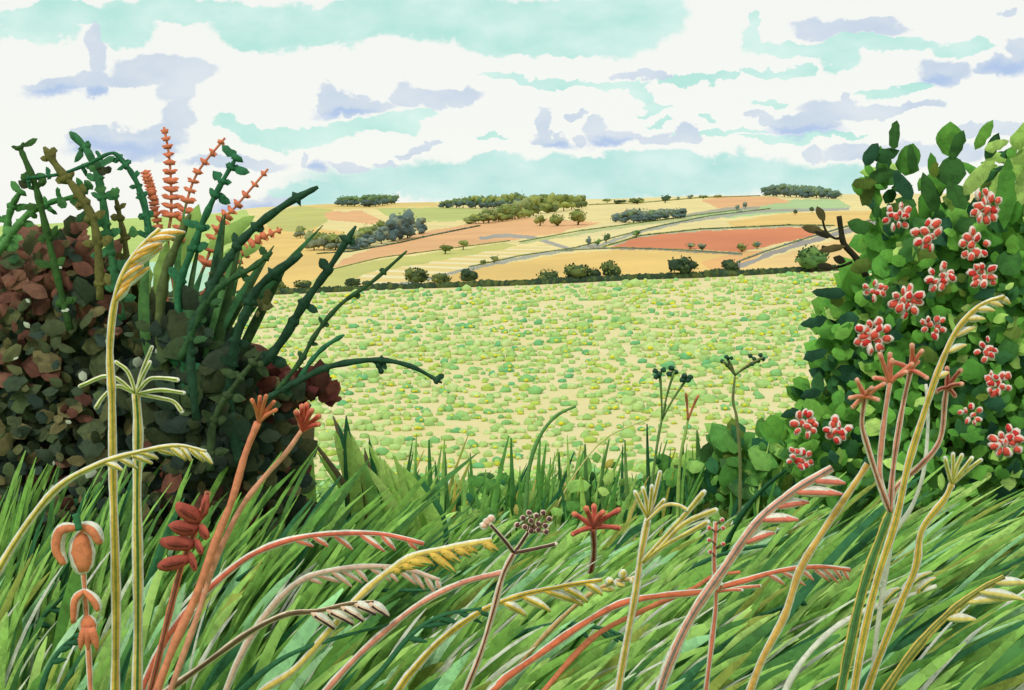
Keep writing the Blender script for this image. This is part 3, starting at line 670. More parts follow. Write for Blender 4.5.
for (x, y, a, l, w, g) in [(893, 150, 80, 30, 13, 1), (886, 190, 95, 45, 12, 0), (865, 166, 60, 26, 14, 1), (852, 184, 5, 26, 12, 2), (862, 206, 60, 26, 12, 2), (868, 180, 20, 30, 14, 1), (873, 160, 20, 30, 14, 1),
                           (905, 176, 75, 34, 24, 0), (914, 172, 100, 28, 10, 1), (952, 158, 95, 36, 27, 0), (952, 160, 70, 30, 14, 1), (952, 188, 90, 32, 26, 1), (975, 150, 60, 34, 13, 0), (986, 162, 65, 32, 12, 1), (984, 150, 20, 28, 11, 3),
                           (934, 178, 85, 16, 9, 2), (912, 200, 120, 34, 14, 1), (938, 214, 110, 44, 16, 1), (966, 210, 120, 34, 16, 1), (952, 212, 95, 30, 10, 3), (962, 196, 50, 50, 16, 3), (990, 200, 55, 66, 18, 3),
                           (1008, 216, 60, 80, 20, 3), (1014, 150, 60, 34, 16, 3), (1004, 230, 85, 74, 18, 0), (870, 230, 160, 24, 16, 1), (826, 320, 190, 26, 12, 1), (828, 350, 200, 26, 12, 1), (846, 294, 175, 34, 14, 1), (822, 392, 190, 22, 10, 1), (800, 410, 200, 20, 9, 1), (872, 262, 200, 22, 14, 2)]:
    c = (MG, DGR, OLG, LG)[g]; p = P(x, y, U(4.45, 4.65)); k = 4.6 / F; a = math.radians(a)
    leaf(mb, p, (math.cos(a), U(-.1, .1), math.sin(a)), Vector((U(-.2, .2), -1, .2)), l * k, w * k, mat(random.choice(c), .22, 12, 1.05), .1, 7)
for x, y, r in [(880, 200, 22), (884, 222, 20), (905, 210, 20), (925, 206, 22), (945, 196, 20), (880, 180, 14), (1010, 190, 24), (985, 186, 22), (1020, 165, 20), (850, 306, 12), (840, 330, 12), (830, 372, 12), (815, 398, 12)]:
    for _ in range(9 if x < 990 else 14):
        a = U(0, 6.28); q = r * math.sqrt(R()); p = P(x + q * math.cos(a), y + q * math.sin(a), U(4.72, 4.95)); k = 4.8 / F
        leaf(mb, p, (U(-1, 1), U(-.3, .3), U(-.2, 1)), Vector((U(-.3, .3), -1, .3)), U(16, 30) * k, U(9, 15) * k, pickR(min(x, 940), y) if R() < .7 or x < 930 else mat(random.choice(LG), .15, 12, .95), .1, 4)
part(mb, 'foliage', rose)
mb = MB(); tube(mb, [rb + Vector((0, 0, -.05)), rb + Vector((-.05, 0, .6)), rb + Vector((.05, .02, 1.3))], [.04, .03, .015], mat((96, 84, 54), .2, 10), 7); part(mb, 'trunk', rose)
twd = mat((52, 50, 36), .2, 20)
for pts, w in [([(866, 276), (856, 258), (844, 244), (841, 230), (839, 216)], 7), ([(844, 245), (834, 249), (822, 247)], 5), ([(841, 238), (834, 238), (826, 231), (822, 218)], 3), ([(852, 262), (842, 266), (832, 268)], 3)]:
    mb = MB(); pa = seg_path(pts, 4.6, 4); tube(mb, pa, [w * .5 * 4.6 / F * (1 - .3 * i / len(pa)) for i in range(len(pa))], twd, 7, .15)
    if w == 7:
        for x, y, a, l, q in [(832, 237, 160, 20, 0), (823, 231, 170, 22, 1), (825, 221, 120, 17, 1), (834, 268, 170, 18, 0), (846, 262, 160, 14, 0), (846, 246, 190, 28, 1)]:
            a = math.radians(a); leaf(mb, P(x, y, 4.58), (math.cos(a), 0, math.sin(a)), Vector((0, -1, .1)), l * 4.6 / F, 8 * 4.6 / F, twd if q == 0 else mat((104, 92, 60), .15, 14), 0, 5)
    part(mb, 'bare_twig', rose)
RED = mat((236, 94, 78), .16, 40, .98); RED2 = mat((212, 60, 56), .16, 40, .98); CRM = mat((252, 232, 222), .04, 20, .95)
def flowers(x, y, r, n, Y):
    mb = MB(); k = Y / F; pts = []
    for _ in range(400):
        if len(pts) >= n: break
        a, q = U(0, 6.28), math.sqrt(R()) * r
        c = (x + math.cos(a) * q, y + math.sin(a) * q * .95)
        if all(math.hypot(c[0] - d[0], c[1] - d[1]) > r * .42 for d in pts): pts.append(c)
    for c in pts:
        a = math.atan2(-(c[1] - y), c[0] - x) + U(-.5, .5); d = Vector((math.cos(a), 0, math.sin(a))); s = r * U(.30, .42); d = (d + Vector((0, U(-.5, .5), 0))).normalized(); dY = U(-.012, .012)
        lump(mb, P(c[0], c[1], Y + dY), s * k * 1.08, s * k * .5, s * k * .84, CRM, 2, .16, d)
        lump(mb, P(c[0] + U(-1, 1), c[1] + U(-.6, .9), Y + dY - s * k * .32), s * k * .78, s * k * .36, s * k * .58, RED if R() < .75 else RED2, 2, .25, d)
    return mb
FL = [(986, 207, 15, 12), (929, 236, 14, 10), (974, 244, 14, 10), (897, 217, 12, 11), (940, 277, 13, 10), (984, 276, 12, 11), (875, 290, 10, 9), (907, 302, 14, 13), (933, 326, 11, 10), (873, 335, 15, 14),
      (986, 350, 11, 8), (998, 383, 12, 12), (971, 416, 11, 8), (1006, 442, 14, 13), (804, 424, 12, 11), (836, 430, 12, 10), (800, 458, 11, 11)]
for x, y, r, n in FL: part(flowers(x, y, r * 1.04, n, 4.46), 'flower_cluster', rose)

# ------------------------------------------------------------------ undergrowth on the far lip of the verge
GRN = [(120, 168, 84), (100, 154, 74), (136, 178, 92), (86, 140, 66)]; DKT = [(44, 96, 66), (56, 108, 68), (66, 104, 56)]; MNT = [(156, 208, 158), (170, 216, 172)]
mb = MB()
def pickU(x, y):
    q = R()
    if q > .9 and x < 680: return mat(random.choice([(190, 176, 84), (164, 160, 76), (206, 190, 110)]), .18, 10, .9)
    return mat(random.choice(GRN if q < .62 else (DKT if q < .78 else (LG if q < .93 else OLG))), .18, 10, .85)
fill_leaves(mb, [(395, 520), (408, 480), (430, 486), (446, 510), (470, 500), (490, 476), (512, 466), (530, 486), (545, 512), (560, 490), (580, 470), (600, 462), (625, 470), (632, 496), (645, 462), (668, 460), (690, 470), (700, 452), (740, 446), (770, 440), (800, 446), (820, 470), (900, 500), (900, 570), (360, 590), (350, 540)], 7.3, 1.2, 620, 17, pickU)
for _ in range(950):
    x = U(395, 830); top = U(432, 500) if R() < .12 else U(468, 532) - 22 * noise.noise(Vector((x * .03, 0, 1))); Y = U(6.7, 7.9); k = Y / F
    b = U(535, 560); ln = U(-6, 16); pts = seg_path([(x - ln, b), (x - ln * .3, (b + top) / 2), (x + ln, top)], Y, 3); L = len(pts)
    w = U(3, 8) * k; blade(mb, pts, [w * (1 - .85 * (j / (L - 1)) ** 2) for j in range(L)], pickU(x, b), fold=.4)
fill_leaves(mb, [(700, 466), (720, 446), (760, 436), (800, 440), (810, 470), (780, 500), (700, 500)], 6.9, .4, 150, 26, pickU)
tag(part(mb, 'undergrowth', empty('undergrowth', (0, 0, 0))), None)
ug = bpy.data.objects['undergrowth']
for o in list(bpy.data.objects):
    if o.name.startswith('undergrowth') and o.type == 'EMPTY': bpy.data.objects.remove(o)
for o in bpy.data.objects:
    if o.name.startswith('undergrowth'): o.name = 'undergrowth'; o.parent = None; tag(o, 'leafy green weeds along the far lip of the verge', 'weeds', kind='stuff')
# broad upright leaves left of centre
tuft = empty('iris_tuft', (P(370, 560, 6.0).x, 6.0, H(P(370, 560, 6.0).x, 6.0)), 'tuft of broad upright light and dark green blades beside the maroon leaves', 'plant')
for i in range(44):
    x = U(270, 440); h = U(80, 128) * (1 - abs(x - 350) / 200); y0 = 548; a = U(-.25, .1) + (x - 340) * -.0012
    Y = U(5.1, 5.7); top = (x - a * h * -1.2 - U(0, 14), y0 - h - 12)
    pts = seg_path([(x + 4, y0 + 8), (x, y0 - h * .5), top], Y, 5); L = len(pts); w = U(7, 15) * Y / F
    c = random.choice(LG * 3 + [(150, 190, 92)] * 4 + GRN[:1] + DKT[:2] + [(112, 100, 76)])
    mb = MB(); blade(mb, pts, [w * (.5 + .5 * math.sin(math.pi * min(1, (j / L) * 1.1 + .1))) * (1 if j < L - 1 else .15) for j in range(L)], mat(c, .16, 14, .8)); part(mb, 'blade', tuft)

# ------------------------------------------------------------------ the long grass of the verge
GP = [((130, 172, 84), 16), ((114, 158, 72), 12), ((148, 188, 98), 14), ((168, 202, 112), 10), ((172, 214, 168), 5), ((146, 198, 142), 4), ((92, 138, 64), 9), ((54, 104, 68), 7), ((72, 118, 62), 6), ((138, 150, 72), 8), ((214, 226, 196), 5), ((246, 246, 232), 8)]
gbag = [c for c, w in GP for _ in range(w)]
def lean_at(x):  # how far the grass is blown over at this place across the verge
    return interp([(-400, 2), (0, 6), (150, 13), (300, 24), (500, 31), (700, 35), (1024, 41), (1500, 41)], x)
def tall_at(x): return interp([(-300, .6), (0, .64), (200, .62), (330, .42), (600, .42), (740, .5), (860, .74), (1100, .82), (1500, .5)], x)
def grass(name, label, n, ya, yb, hmax, wa, wb, bag, la=.28, lb=.62, sx0=None, sx1=1250, tilt=0):
    mb = MB(); i = 0
    while i < n:
        y = ya * (yb / ya) ** (R() ** .8) if ya > 0 else U(ya, yb); x = U(-1, 1) * (.62 * abs(y) + .6 + (2 if ya < 0 else 0))
        if sx0 is not None: x = (U(sx0, sx1) - 512) / F * y
        if y < 3.15 and abs(x) < .8 and y > -.6: i += 1; continue
        i += 1; g = H(x, y); sx = proj((x, y, g))[0] if y > .5 else 512; hm = (hmax if sx0 is not None else tall_at(sx) if hmax > .4 else hmax) * (1 - .78 * max(0, min(1, (y - 4.6) / 3.6)))
        cl = noise.noise(Vector((x * 1.3, y * 1.3, 4))); c = bag[int((R() * .8 + .2 * R() + .45 * cl) % 1 * len(bag)) % len(bag)]
        th = math.radians(lean_at(sx) + tilt + U(-12, 12)); ln = U(la, lb) * (1.15 if R() < .2 else .9)
        ln = min(ln, hm * U(.55, 1.15) / max(.25, math.cos(th)))
        bend = U(0, 1.2); d = Vector((math.sin(th), U(-.25, .2), math.cos(th))); pts = []; p = Vector((x, y, g - .02)); seg = 8
        for j in range(seg + 1):
            pts.append(p.copy()); t = j / seg
            p = p + d * (ln / seg); d = (d + Vector((.045, 0, (-.008 - .035 * t) * (1 + bend)))).normalized()
        w = U(wa, wb); ws = [w * (.55 + .45 * math.sin(math.pi * min(1, j / seg * .9 + .15))) for j in range(seg + 1)]; ws[-1] = w * .12
        if c[0] > 200: ws = [q * .45 for q in ws]
        blade(mb, pts, ws, mat(c, .22, 9, .8 if c[0] < 200 else .9), Vector((U(-.3, .3), -1, U(.2, .9))), .2)
    return tag(mb.build(name), label, 'grass', kind='stuff')
grass('grass', 'long green windblown grass of the verge, all leaning right', 4300, 3.05, 9.3, .42, .014, .046, gbag, .5, 1.25)
grass('grass', 'broad green blades among the finer grass of the verge', 260, 3.1, 7, .42, .045, .075, [c for c in gbag if c[0] < 160], .6, 1.2)
grass('grass', 'thin bleached blades lying through the green grass', 420, 3.1, 6.5, .5, .016, .034, [(248, 248, 236), (236, 240, 216)], .5, 1.3)
grass('grass', 'dark upright grass growing up against the dark shrub', 620, 3.95, 4.45, .92, .012, .04, [c for c in gbag if c[0] < 135] + [(86, 128, 66), (70, 108, 58)] * 12, .5, 1.15, -60, 320, 0)
grass('grass', 'tall windblown grass washing over the foot of the flowering bush', 1100, 3.7, 4.75, .85, .012, .036, gbag, .7, 1.5, 700)
grass('grass', 'grass of the verge beside and behind the viewer', 2500, -3.0, 3.15, .2, .014, .03, gbag, .2, .4)
grass('grass', 'rough grass on the slope behind the verge', 2500, 9.3, 26, .35, .03, .08, gbag[:60], .3, .7)
#@@NEXT2@@
# ------------------------------------------------------------------ stalks, seed heads and umbels of the verge
WH = (250, 248, 234); OCH = (226, 186, 84); OLI = (150, 150, 66); YEL = (240, 208, 112); PNK = (240, 176, 150); SAL = (234, 138, 108); ROS = (206, 104, 92); DRD = (150, 70, 60); BRN = (122, 96, 70); GN = (84, 128, 66); DGN = (44, 84, 60); CRE = (250, 232, 206); ORG = (232, 132, 92)
def M3(c): return mat(c, .16, 24, .84 if min(c) > 90 else .95)
def line(mb, path, w, k, cols, taper=.6, base=1.0, dy=0):
    """two-tone stem: a pale outer sheath with the coloured stem and its dark rib laid along it"""
    L = len(path); wd = [w * .47 * k * (1 + .1 * math.sin(i * .7 + w)) * (base + (taper - base) * (i / (L - 1)) ** 1.5) * U(.93, 1.07) for i in range(L)]
    fr = []
    for i, p in enumerate(path):       # the rib runs along the upper face of the stem
        tn = (path[min(i + 1, L - 1)] - path[max(i - 1, 0)]).normalized(); v = CAMP - p; v = v - tn * v.dot(tn); fr.append(v.normalized())
    if cols[0]: tube(mb, path, [q * 1.12 for q in wd], M3(cols[0]), 8)
    tube(mb, [p + v * (q * .5) for p, q, v in zip(path, wd, fr)], [q * (.78 if cols[0] else 1) for q in wd], M3(cols[1]), 8)
    if len(cols) > 2 and cols[2]: tube(mb, [p + v * (q * 1.1) for p, q, v in zip(path, wd, fr)], [q * .3 for q in wd], M3(cols[2]), 6)
def plant(name, label, pts, w, cols, Y=2.8, taper=.55, group=None, ground=True, n=6):
    if Y == 'g': yb = ground_Y(pts[0][1] + 22); Y = (yb, yb - .5)
    path = seg_path(pts, Y, n); Ym = Y if not isinstance(Y, tuple) else sum(Y) / 2
    full = to_ground(path) if ground else path
    t = empty(name, full[0], label, 'grass stalk' if 'grass' in name else 'plant', group)
    mb = MB(); line(mb, full, w, Ym / F, cols, taper); part(mb, 'stem', t)
    return t, path, Ym / F
def teeth(t, path, k, c, side, ln, w, frac=.45, step=2, back=.75, edge=WH, core=None, name='spikelet'):
    """row of drooping spikelets along the head of a grass; each is a part"""
    L = len(path); j0 = int(L * (1 - frac)); js = list(range(j0, L - 1, step))
    for q, j in enumerate(js):
        d = (path[j + 1] - path[j]).normalized(); s = d.cross(Vector((0, 1, 0))).normalized() * (-side if side else (1 if q % 2 else -1))
        f = math.sin(math.pi * (.2 + .7 * q / max(1, len(js) - 1))); l = ln * k * (.6 + .5 * f) * U(.65, 1.25); s = (s + Vector((0, U(-.5, .5), 0))).normalized()
        a = path[j].lerp(path[j + 1], R() * .8); dd = (d * back * U(.8, 1.25) + s * U(.45, .85)).normalized()
        pts = [a, a + dd * l * .5 + s * l * .04, a + dd * l + Vector((0, 0, -l * .12))]; pts = [Vector(p) for p in smooth_path(pts, 3)]
        mb = MB(); n = len(pts); pr = [.35, .9, 1.1, 1.1, .9, .6, .25][:n]
        if edge: tube(mb, pts, [w * .5 * k * p * 1.2 for p in pr], M3(edge), 6)
        tube(mb, [p + Vector((0, -w * .3 * k, 0)) for p in pts], [w * .5 * k * p * (.8 if edge else 1) for p in pr], M3(c), 6)
        if core: tube(mb, [p + Vector((0, -w * .62 * k, 0)) for p in pts[1:]], [w * .14 * k] * (n - 1), M3(core), 5)
        part(mb, name, t)
def rays(t, k, Y, hub, ends, w, cols, dots=0, name='ray', tp=.8):
    for e in ends:
        pts = [hub] + list(e) if isinstance(e[0], tuple) else [hub, ((hub[0] + e[0]) / 2 + U(-1, 1), (hub[1] + e[1]) / 2 - 1), e]
        mb = MB(); path = seg_path(pts, (Y, Y - .03 + U(-.04, .04)), 4); line(mb, path, w, k, cols, tp, .7)
        lump(mb, path[-1], w * .5 * k * tp, w * .5 * k * tp, w * .5 * k * tp, M3(cols[0] or cols[1]), 1, .1)
        part(mb, name, t)
def dots(t, cs, Y, r, c, edge=None, name='seed', hub=None):
    for x, y in cs:
        mb = MB(); k = Y / F
        h = hub(x, y) if hub else None
        if h: tube(mb, [P(h[0], h[1], Y + .02), P((h[0] + x) / 2, (h[1] + y) / 2 - 1, Y), P(x, y, Y)], [1.0 * k] * 3, M3(BRN if edge else c), 5)
        if edge: lump(mb, P(x, y, Y), r * 1.35 * k, r * k, r * 1.3 * k, M3(edge), 2, .15)
        lump(mb, P(x + .3, y, Y - r * .55 * k), r * k, r * .8 * k, r * .95 * k, M3(c), 2, .2); part(mb, name, t)
G = 'flowering grasses of the verge'
# left group
t, p, k = plant('grass_stalk', 'tallest ochre grass stalk, its feathery head rising over the dark shrub', [(115, 700), (116, 600), (113, 480), (112, 400), (110, 345), (117, 292), (134, 256), (160, 229)], 10, (WH, OCH, OLI), 2.8, .5, G, n=8)
teeth(t, p, k, (236, 178, 84), 1, 40, 7, .32, 2, 1.1)
t, p, k = plant('umbel_stalk', 'straight green and yellow stalk with spidery drooping rays, just right of the tallest grass', [(137, 700), (138, 600), (137, 500), (138, 430), (136, 394)], 11, (WH, YEL, GN), 2.9, .8)
rays(t, k, 2.9, (136, 394), [[(128, 372), (116, 362)], [(110, 376), (80, 386)], [(118, 386), (104, 396), (96, 408)], [(142, 372), (152, 347)], [(142, 378), (150, 362)], [(148, 380), (160, 378), (178, 380)], [(160, 390), (184, 393)], [(160, 398), (174, 402), (182, 412)]], 5.5, (WH, (200, 196, 104), GN))
t, p, k = plant('grass_stalk', 'yellow grass stalk arching from the left edge across the two upright stalks', [(-30, 625), (-4, 575), (26, 526), (60, 486), (100, 464), (140, 452), (178, 446), (206, 452)], 9, (WH, YEL, OLI), 2.65, .5, G)
teeth(t, p, k, YEL, 1, 22, 6, .42, 2, .9, WH, OLI)
# salmon orchid-like flower
t, p, k = plant('orange_flower', 'peach orange flower spike with hanging petals and a green bud in the lower left corner', [(91, 700), (89, 660), (87, 625), (85, 595), (83, 565)], 6, (WH, (240, 152, 112)), 2.7, .9)
PT = [[(78, 527), (62, 530), (58, 548), (65, 564)], [(78, 526), (93, 529), (101, 543)], [(85, 590), (76, 600), (74, 622)], [(85, 590), (95, 600), (99, 610)]]
for i, q in enumerate(PT):
    mb = MB(); path = seg_path(q, 2.68, 4); n = len(path)
    tube(mb, path, [(7.4 if i < 2 else 5.2) * k * math.sin(math.pi * (.15 + .75 * j / n)) for j in range(n)], M3(WH), 8)
    tube(mb, [a + Vector((0, -3 * k, 0)) for a in path], [(5.7 if i < 2 else 3.8) * k * math.sin(math.pi * (.15 + .75 * j / n)) for j in range(n)], M3((244, 146, 104)), 8); part(mb, 'petal', t)
for c, rx, rz, nm in [((82, 553), 13, 25, 'flower_body'), ((88, 626), 9.5, 13, 'seed_cup')]:
    mb = MB(); lump(mb, P(*c, 2.7), rx * k, rx * .7 * k, rz * k, M3(WH), 2, .08); lump(mb, P(c[0], c[1], 2.7 - rx * .35 * k), rx * .8 * k, rx * .5 * k, rz * .88 * k, M3((246, 148, 104)), 2, .08); part(mb, nm, t)
for dx in (-6, 0, 7):
    mb = MB(); pa = seg_path([(88 + dx * .4, 628), (88 + dx, 640), (88 + dx * 1.3, 650)], 2.66, 3); tube(mb, pa, [v * k for v in (4, 4.6, 4.6, 4, 3.2, 2, .8)], M3((238, 140, 102)), 7); part(mb, 'cup_lobe', t)
mb = MB(); tube(mb, seg_path([(79, 530), (77, 520), (75, 514)], 2.65, 3), [3.5 * k] * 7, M3((60, 120, 80)), 7); part(mb, 'bud', t)
# dark red leaf spike
t, p, k = plant('red_leaf_spike', 'dark red leaf spike with paired rounded lobes left of the salmon stems', [(148, 700), (158, 660), (170, 610), (182, 565), (196, 528), (208, 492)], 7, (SAL, BRN, DRD), 2.75, .8)
for (bx, by, ex, ey) in [(200, 520, 178, 506), (196, 530, 172, 526), (192, 545, 164, 542), (188, 560, 160, 566), (203, 515, 207, 498), (200, 528, 208, 536), (196, 542, 202, 552), (190, 556, 196, 568)]:
    mb = MB(); a, b = P(bx, by, 2.73), P(ex, ey, 2.70); l = (b - a).length; d = (b - a).normalized()
    lump(mb, (a + b) / 2, l * .64, l * .14, 8 * k, M3((172, 84, 72)), 2, .12, d); lump(mb, (a + b) / 2 + Vector((0, -4.2 * k, 0)), l * .4, l * .08, 2.2 * k, M3((128, 62, 52)), 2, .15, d); part(mb, 'lobe', t)
# salmon umbels
t, p, k = plant('salmon_stem', 'long salmon stem with a hand shaped orange tuft in front of the dark shrub', [(152, 705), (172, 650), (196, 596), (216, 540), (232, 500), (245, 455), (258, 422)], 10, (None, (236, 146, 112), (246, 182, 150)), 2.7, .7)
rays(t, k, 2.7, (259, 422), [(252, 400), (260, 397), (266, 396), (274, 402), (276, 410)], 6, (None, (240, 140, 104)))
t, p, k = plant('salmon_stem', 'thinner salmon stem with a crimson tuft, crossing low behind its longer neighbour', [(165, 705), (196, 620), (216, 560), (240, 510), (262, 480), (286, 453), (302, 430)], 7, (None, (244, 172, 142)), 2.78, .7)
rays(t, k, 2.78, (303, 430), [(296, 412), (302, 406), (307, 404), (312, 410), (319, 416), (319, 424)], 7, (SAL, (196, 80, 72)))
def arch(label, pts, w, cols, Y='g', tl=20, tw=5, side=1, frac=.45, tc=None, step=3, back=.75, edge=WH, core=None, name='grass_stalk', taper=.55):
    t, p, k = plant(name, label, pts, w, cols, Y, taper, G)
    if tl: teeth(t, p, k, tc or cols[1], side, tl, tw, frac, step, back, edge, core)
    return t, p, k
arch('brick red grass arching right with comb like teeth, left of centre', [(186, 612), (214, 584), (250, 556), (290, 540), (330, 534), (380, 534), (424, 544)], 9, (WH, (218, 112, 90)), 3.0, 26, 6, 1, .5, (224, 124, 98))
arch('pale pink grass head drooping to the right under the brick red one', [(278, 600), (296, 584), (320, 573), (360, 567), (400, 568), (440, 580)], 8, (WH, (248, 206, 184)), 3.05, 22, 5, 1, .7, (244, 184, 158), 2)
arch('white grass blade curving under the brick red grass', [(232, 612), (262, 580), (290, 566), (318, 566), (340, 576)], 4, (None, WH), 'g', 0)
arch('butter yellow grass stem crossing the pale pink head', [(266, 688), (296, 668), (330, 630), (360, 596), (388, 572), (414, 556), (450, 548), (492, 540)], 8, (WH, YEL), 2.9, 24, 8, 1, .42, (240, 198, 96), 2, .95, None, GN, taper=.9)
arch('brown ribbed stem with pink lobes low left of centre', [(155, 700), (205, 664), (250, 632), (285, 615), (318, 611), (350, 604), (374, 602)], 8, (CRE, BRN, (92, 80, 52)), 2.85, 26, 9, 1, .4, (246, 206, 180), 3, 1.0, WH, (60, 50, 46))
arch('smooth salmon pink stem rising from the bottom edge towards the dark forked umbel', [(318, 700), (350, 664), (382, 634), (420, 604), (462, 583), (506, 572)], 8, (WH, (236, 152, 130)), 2.9, 0, taper=.8)
arch('mustard yellow grass with a full plume pointing at the dark red star', [(408, 676), (440, 641), (480, 612), (520, 596), (560, 587), (602, 580)], 9, (WH, (226, 184, 72), (140, 130, 60)), 2.9, 34, 8, 1, .5, (232, 192, 84), 3, 1.0, WH, OLI)
arch('pale yellow grass head with small buds above the mustard plume', [(500, 690), (530, 652), (562, 618), (590, 594), (614, 582), (636, 578)], 6, (CRE, (240, 190, 130)), 'g', 16, 7, 0, .35, (240, 214, 120), 2, 1.2)
# forked dark umbel
t, p, k = plant('forked_umbel', 'dark three forked stem carrying a round head of black and pink seeds', [(462, 700), (480, 655), (493, 612), (503, 575), (514, 553)], 7, (WH, (214, 160, 130), (90, 66, 56)), 2.8, .9)
rays(t, k, 2.8, (514, 553), [[(504, 540), (490, 524)], [(522, 542), (532, 526)], [(530, 550), (556, 544)]], 6, (CRE, (92, 64, 58)))
dots(t, [(517, 525), (523, 518), (529, 513), (536, 516), (543, 513), (549, 519), (545, 526), (538, 524), (531, 521), (525, 527), (538, 530), (546, 532), (531, 531)], 2.74, 2.5, (92, 62, 62), (248, 210, 196), hub=lambda x, y: (531, 533))
dots(t, [(487, 522), (491, 519), (484, 526)], 2.76, 3.5, (246, 190, 168), WH, 'bud', hub=lambda x, y: (490, 526))
t, p, k = plant('red_star_umbel', 'brick red six rayed star umbel right of the black seeded one', [(584, 600), (590, 575), (594, 552), (593, 527)], 7, (WH, SAL, DRD), 'g', .9)
rays(t, k, ground_Y(622) - .5, (593, 527), [(574, 514), (586, 508), (594, 506), (603, 512), (619, 510), (619, 528), (573, 534)], 7, (SAL, (190, 90, 78)))
# yellow umbel, centre
t, p, k = plant('yellow_umbel', 'tall yellow umbel with forked rays and leafy side shoots, right of centre', [(618, 690), (627, 640), (636, 590), (641, 555), (648, 518)], 8, (WH, (236, 186, 108), OLI), 2.85, .9)
rays(t, k, 2.85, (648, 518), [(635, 492), (643, 488), (652, 486), (660, 472), (664, 500)], 6, (WH, (236, 200, 90), OLI))
rays(t, k, 2.83, (646, 522), [[(664, 506), (678, 505), (687, 510)]], 5, (WH, YEL))
rays(t, k, 2.82, (643, 562), [[(662, 540), (684, 516), (704, 492)], [(660, 548), (684, 524), (716, 510)], [(664, 546), (690, 532), (708, 522)]], 7, (WH, YEL, OLI), name='leaf_shoot')
# orange arch and crossing stems, right of centre
arch('orange red grass arching right across the big pink stem', [(506, 678), (540, 654), (580, 626), (620, 604), (660, 596), (700, 592), (740, 582), (780, 571), (820, 567), (850, 570)], 9, (WH, (230, 122, 88)), 2.95, 22, 5, 1, .26, (240, 150, 118), 2, .8)
arch('salmon side stem running up beside the big pink stem', [(536, 700), (590, 640), (640, 612), (690, 590), (714, 576), (740, 572)], 7, (None, (230, 134, 98)), 3.0, 0)
t, p, k = arch('big pink stem with a grey rib and a salmon plume, leaning far right', [(655, 705), (670, 662), (692, 616), (722, 572), (756, 524), (790, 494), (832, 468)], 12, (WH, (238, 164, 142), (120, 110, 100)), 2.75, 46, 9, 1, .42, (230, 128, 110), 3, 1.15, WH, None, taper=.7)
t, p, k = plant('seed_stem', 'thin salmon stem dotted with tiny seeds behind the big pink stem', [(706, 690), (712, 640), (716, 600), (714, 560), (716, 522)], 6, (WH, (226, 126, 100)), 2.95, .8)
dots(t, [(709, 528), (723, 528), (709, 540), (723, 544), (710, 552), (722, 520)], 2.93, 2, (206, 84, 74), WH, hub=lambda x, y: (716, y + 5))
rays(t, k, 2.93, (718, 592), [(708, 584), (722, 584), (742, 590), (760, 586)], 5, (WH, (232, 130, 100)))
arch('plain ochre stem leaning right between the pink stem and the salmon umbels', [(745, 705), (762, 660), (785, 615), (800, 570), (824, 530), (848, 494), (868, 464)], 9, (WH, (230, 186, 104), (208, 160, 84)), 2.8, 0, taper=.8)
t, p, k = plant('green_ribbed_stem', 'ochre edged stem with a green rib splitting into a cluster of salmon umbels', [(838, 705), (848, 655), (860, 600), (872, 560), (884, 528), (890, 512)], 11, (YEL, (96, 132, 74), (70, 110, 66)), 2.75, .8)
UMB = [([(878, 480), (868, 448), (862, 424), (865, 397)], [(857, 380), (850, 398), (853, 407), (872, 388), (878, 400), (884, 384)], (236, 146, 112)),
       ([(880, 478), (882, 440), (886, 408), (890, 382)], [(880, 354), (890, 354), (874, 378), (892, 360), (906, 372), (912, 364)], (222, 124, 100)),
       ([(892, 480), (897, 440), (904, 400), (911, 370)], [(893, 362), (912, 345), (922, 351), (918, 362), (927, 378), (900, 376)], (216, 120, 98)),
       ([(896, 488), (920, 466), (940, 440), (945, 400), (947, 388)], [(947, 368), (961, 370), (936, 392), (962, 384), (955, 396)], (190, 104, 90))]
for i, (st, en, c) in enumerate(UMB):
    mb = MB(); pa = seg_path([(890, 512)] + st, (2.75, 2.7 + .03 * i), 5); line(mb, pa, 6.5, 2.75 / F, (WH, (236, 154, 128), BRN if i != 1 else None), .75); part(mb, 'branch', t)
    rays(t, 2.72 / F, 2.7 + .03 * i, st[-1], en, 6.5, (PNK, c, DRD if i == 3 else None))
arch('ochre grass on the right with white fringed head reaching up among the red flowers', [(880, 570), (896, 520), (908, 466), (922, 420), (938, 372), (956, 332), (980, 306), (1004, 297)], 9, (WH, (224, 178, 78), OLI), 2.7, 22, 6, 1, .45, (226, 196, 120), 3, .7)
t, p, k = plant('yellow_umbel', 'yellow stem with a small forked umbel close to the right edge', [(862, 705), (880, 655), (900, 605), (916, 566), (922, 530), (944, 500), (952, 484)], 9, (WH, (232, 184, 84), OLI), 2.8, .7)
rays(t, k, 2.8, (952, 484), [(945, 458), (953, 454), (962, 455), (972, 458), (981, 460)], 6, (WH, (220, 204, 110), OLI))
arch('thin white stem crossing behind the salmon umbels', [(888, 560), (894, 534), (912, 506), (924, 470), (928, 420), (926, 384)], 6, (None, WH, (200, 196, 110)), 2.85, 0)
arch('white stem arching right with a frayed yellow head under the yellow umbel', [(778, 705), (800, 664), (830, 632), (862, 612), (896, 600), (936, 586)], 8, (None, WH), 2.9, 40, 8, -1, .3, (236, 206, 110), 3, 1.2, WH, GN)
arch('olive ribbed frond in the lower right corner with pale yellow side leaves', [(880, 700), (904, 664), (930, 632), (958, 606), (980, 590), (1004, 577)], 10, (YEL, (112, 122, 62), (150, 140, 70)), 2.85, 44, 8, 1, .5, (240, 218, 130), 4, 1.1)
arch('white hooked stem in the middle of the right hand grass', [(740, 590), (760, 566), (774, 544), (778, 528)], 5, (None, WH, DGN), 'g', 0)
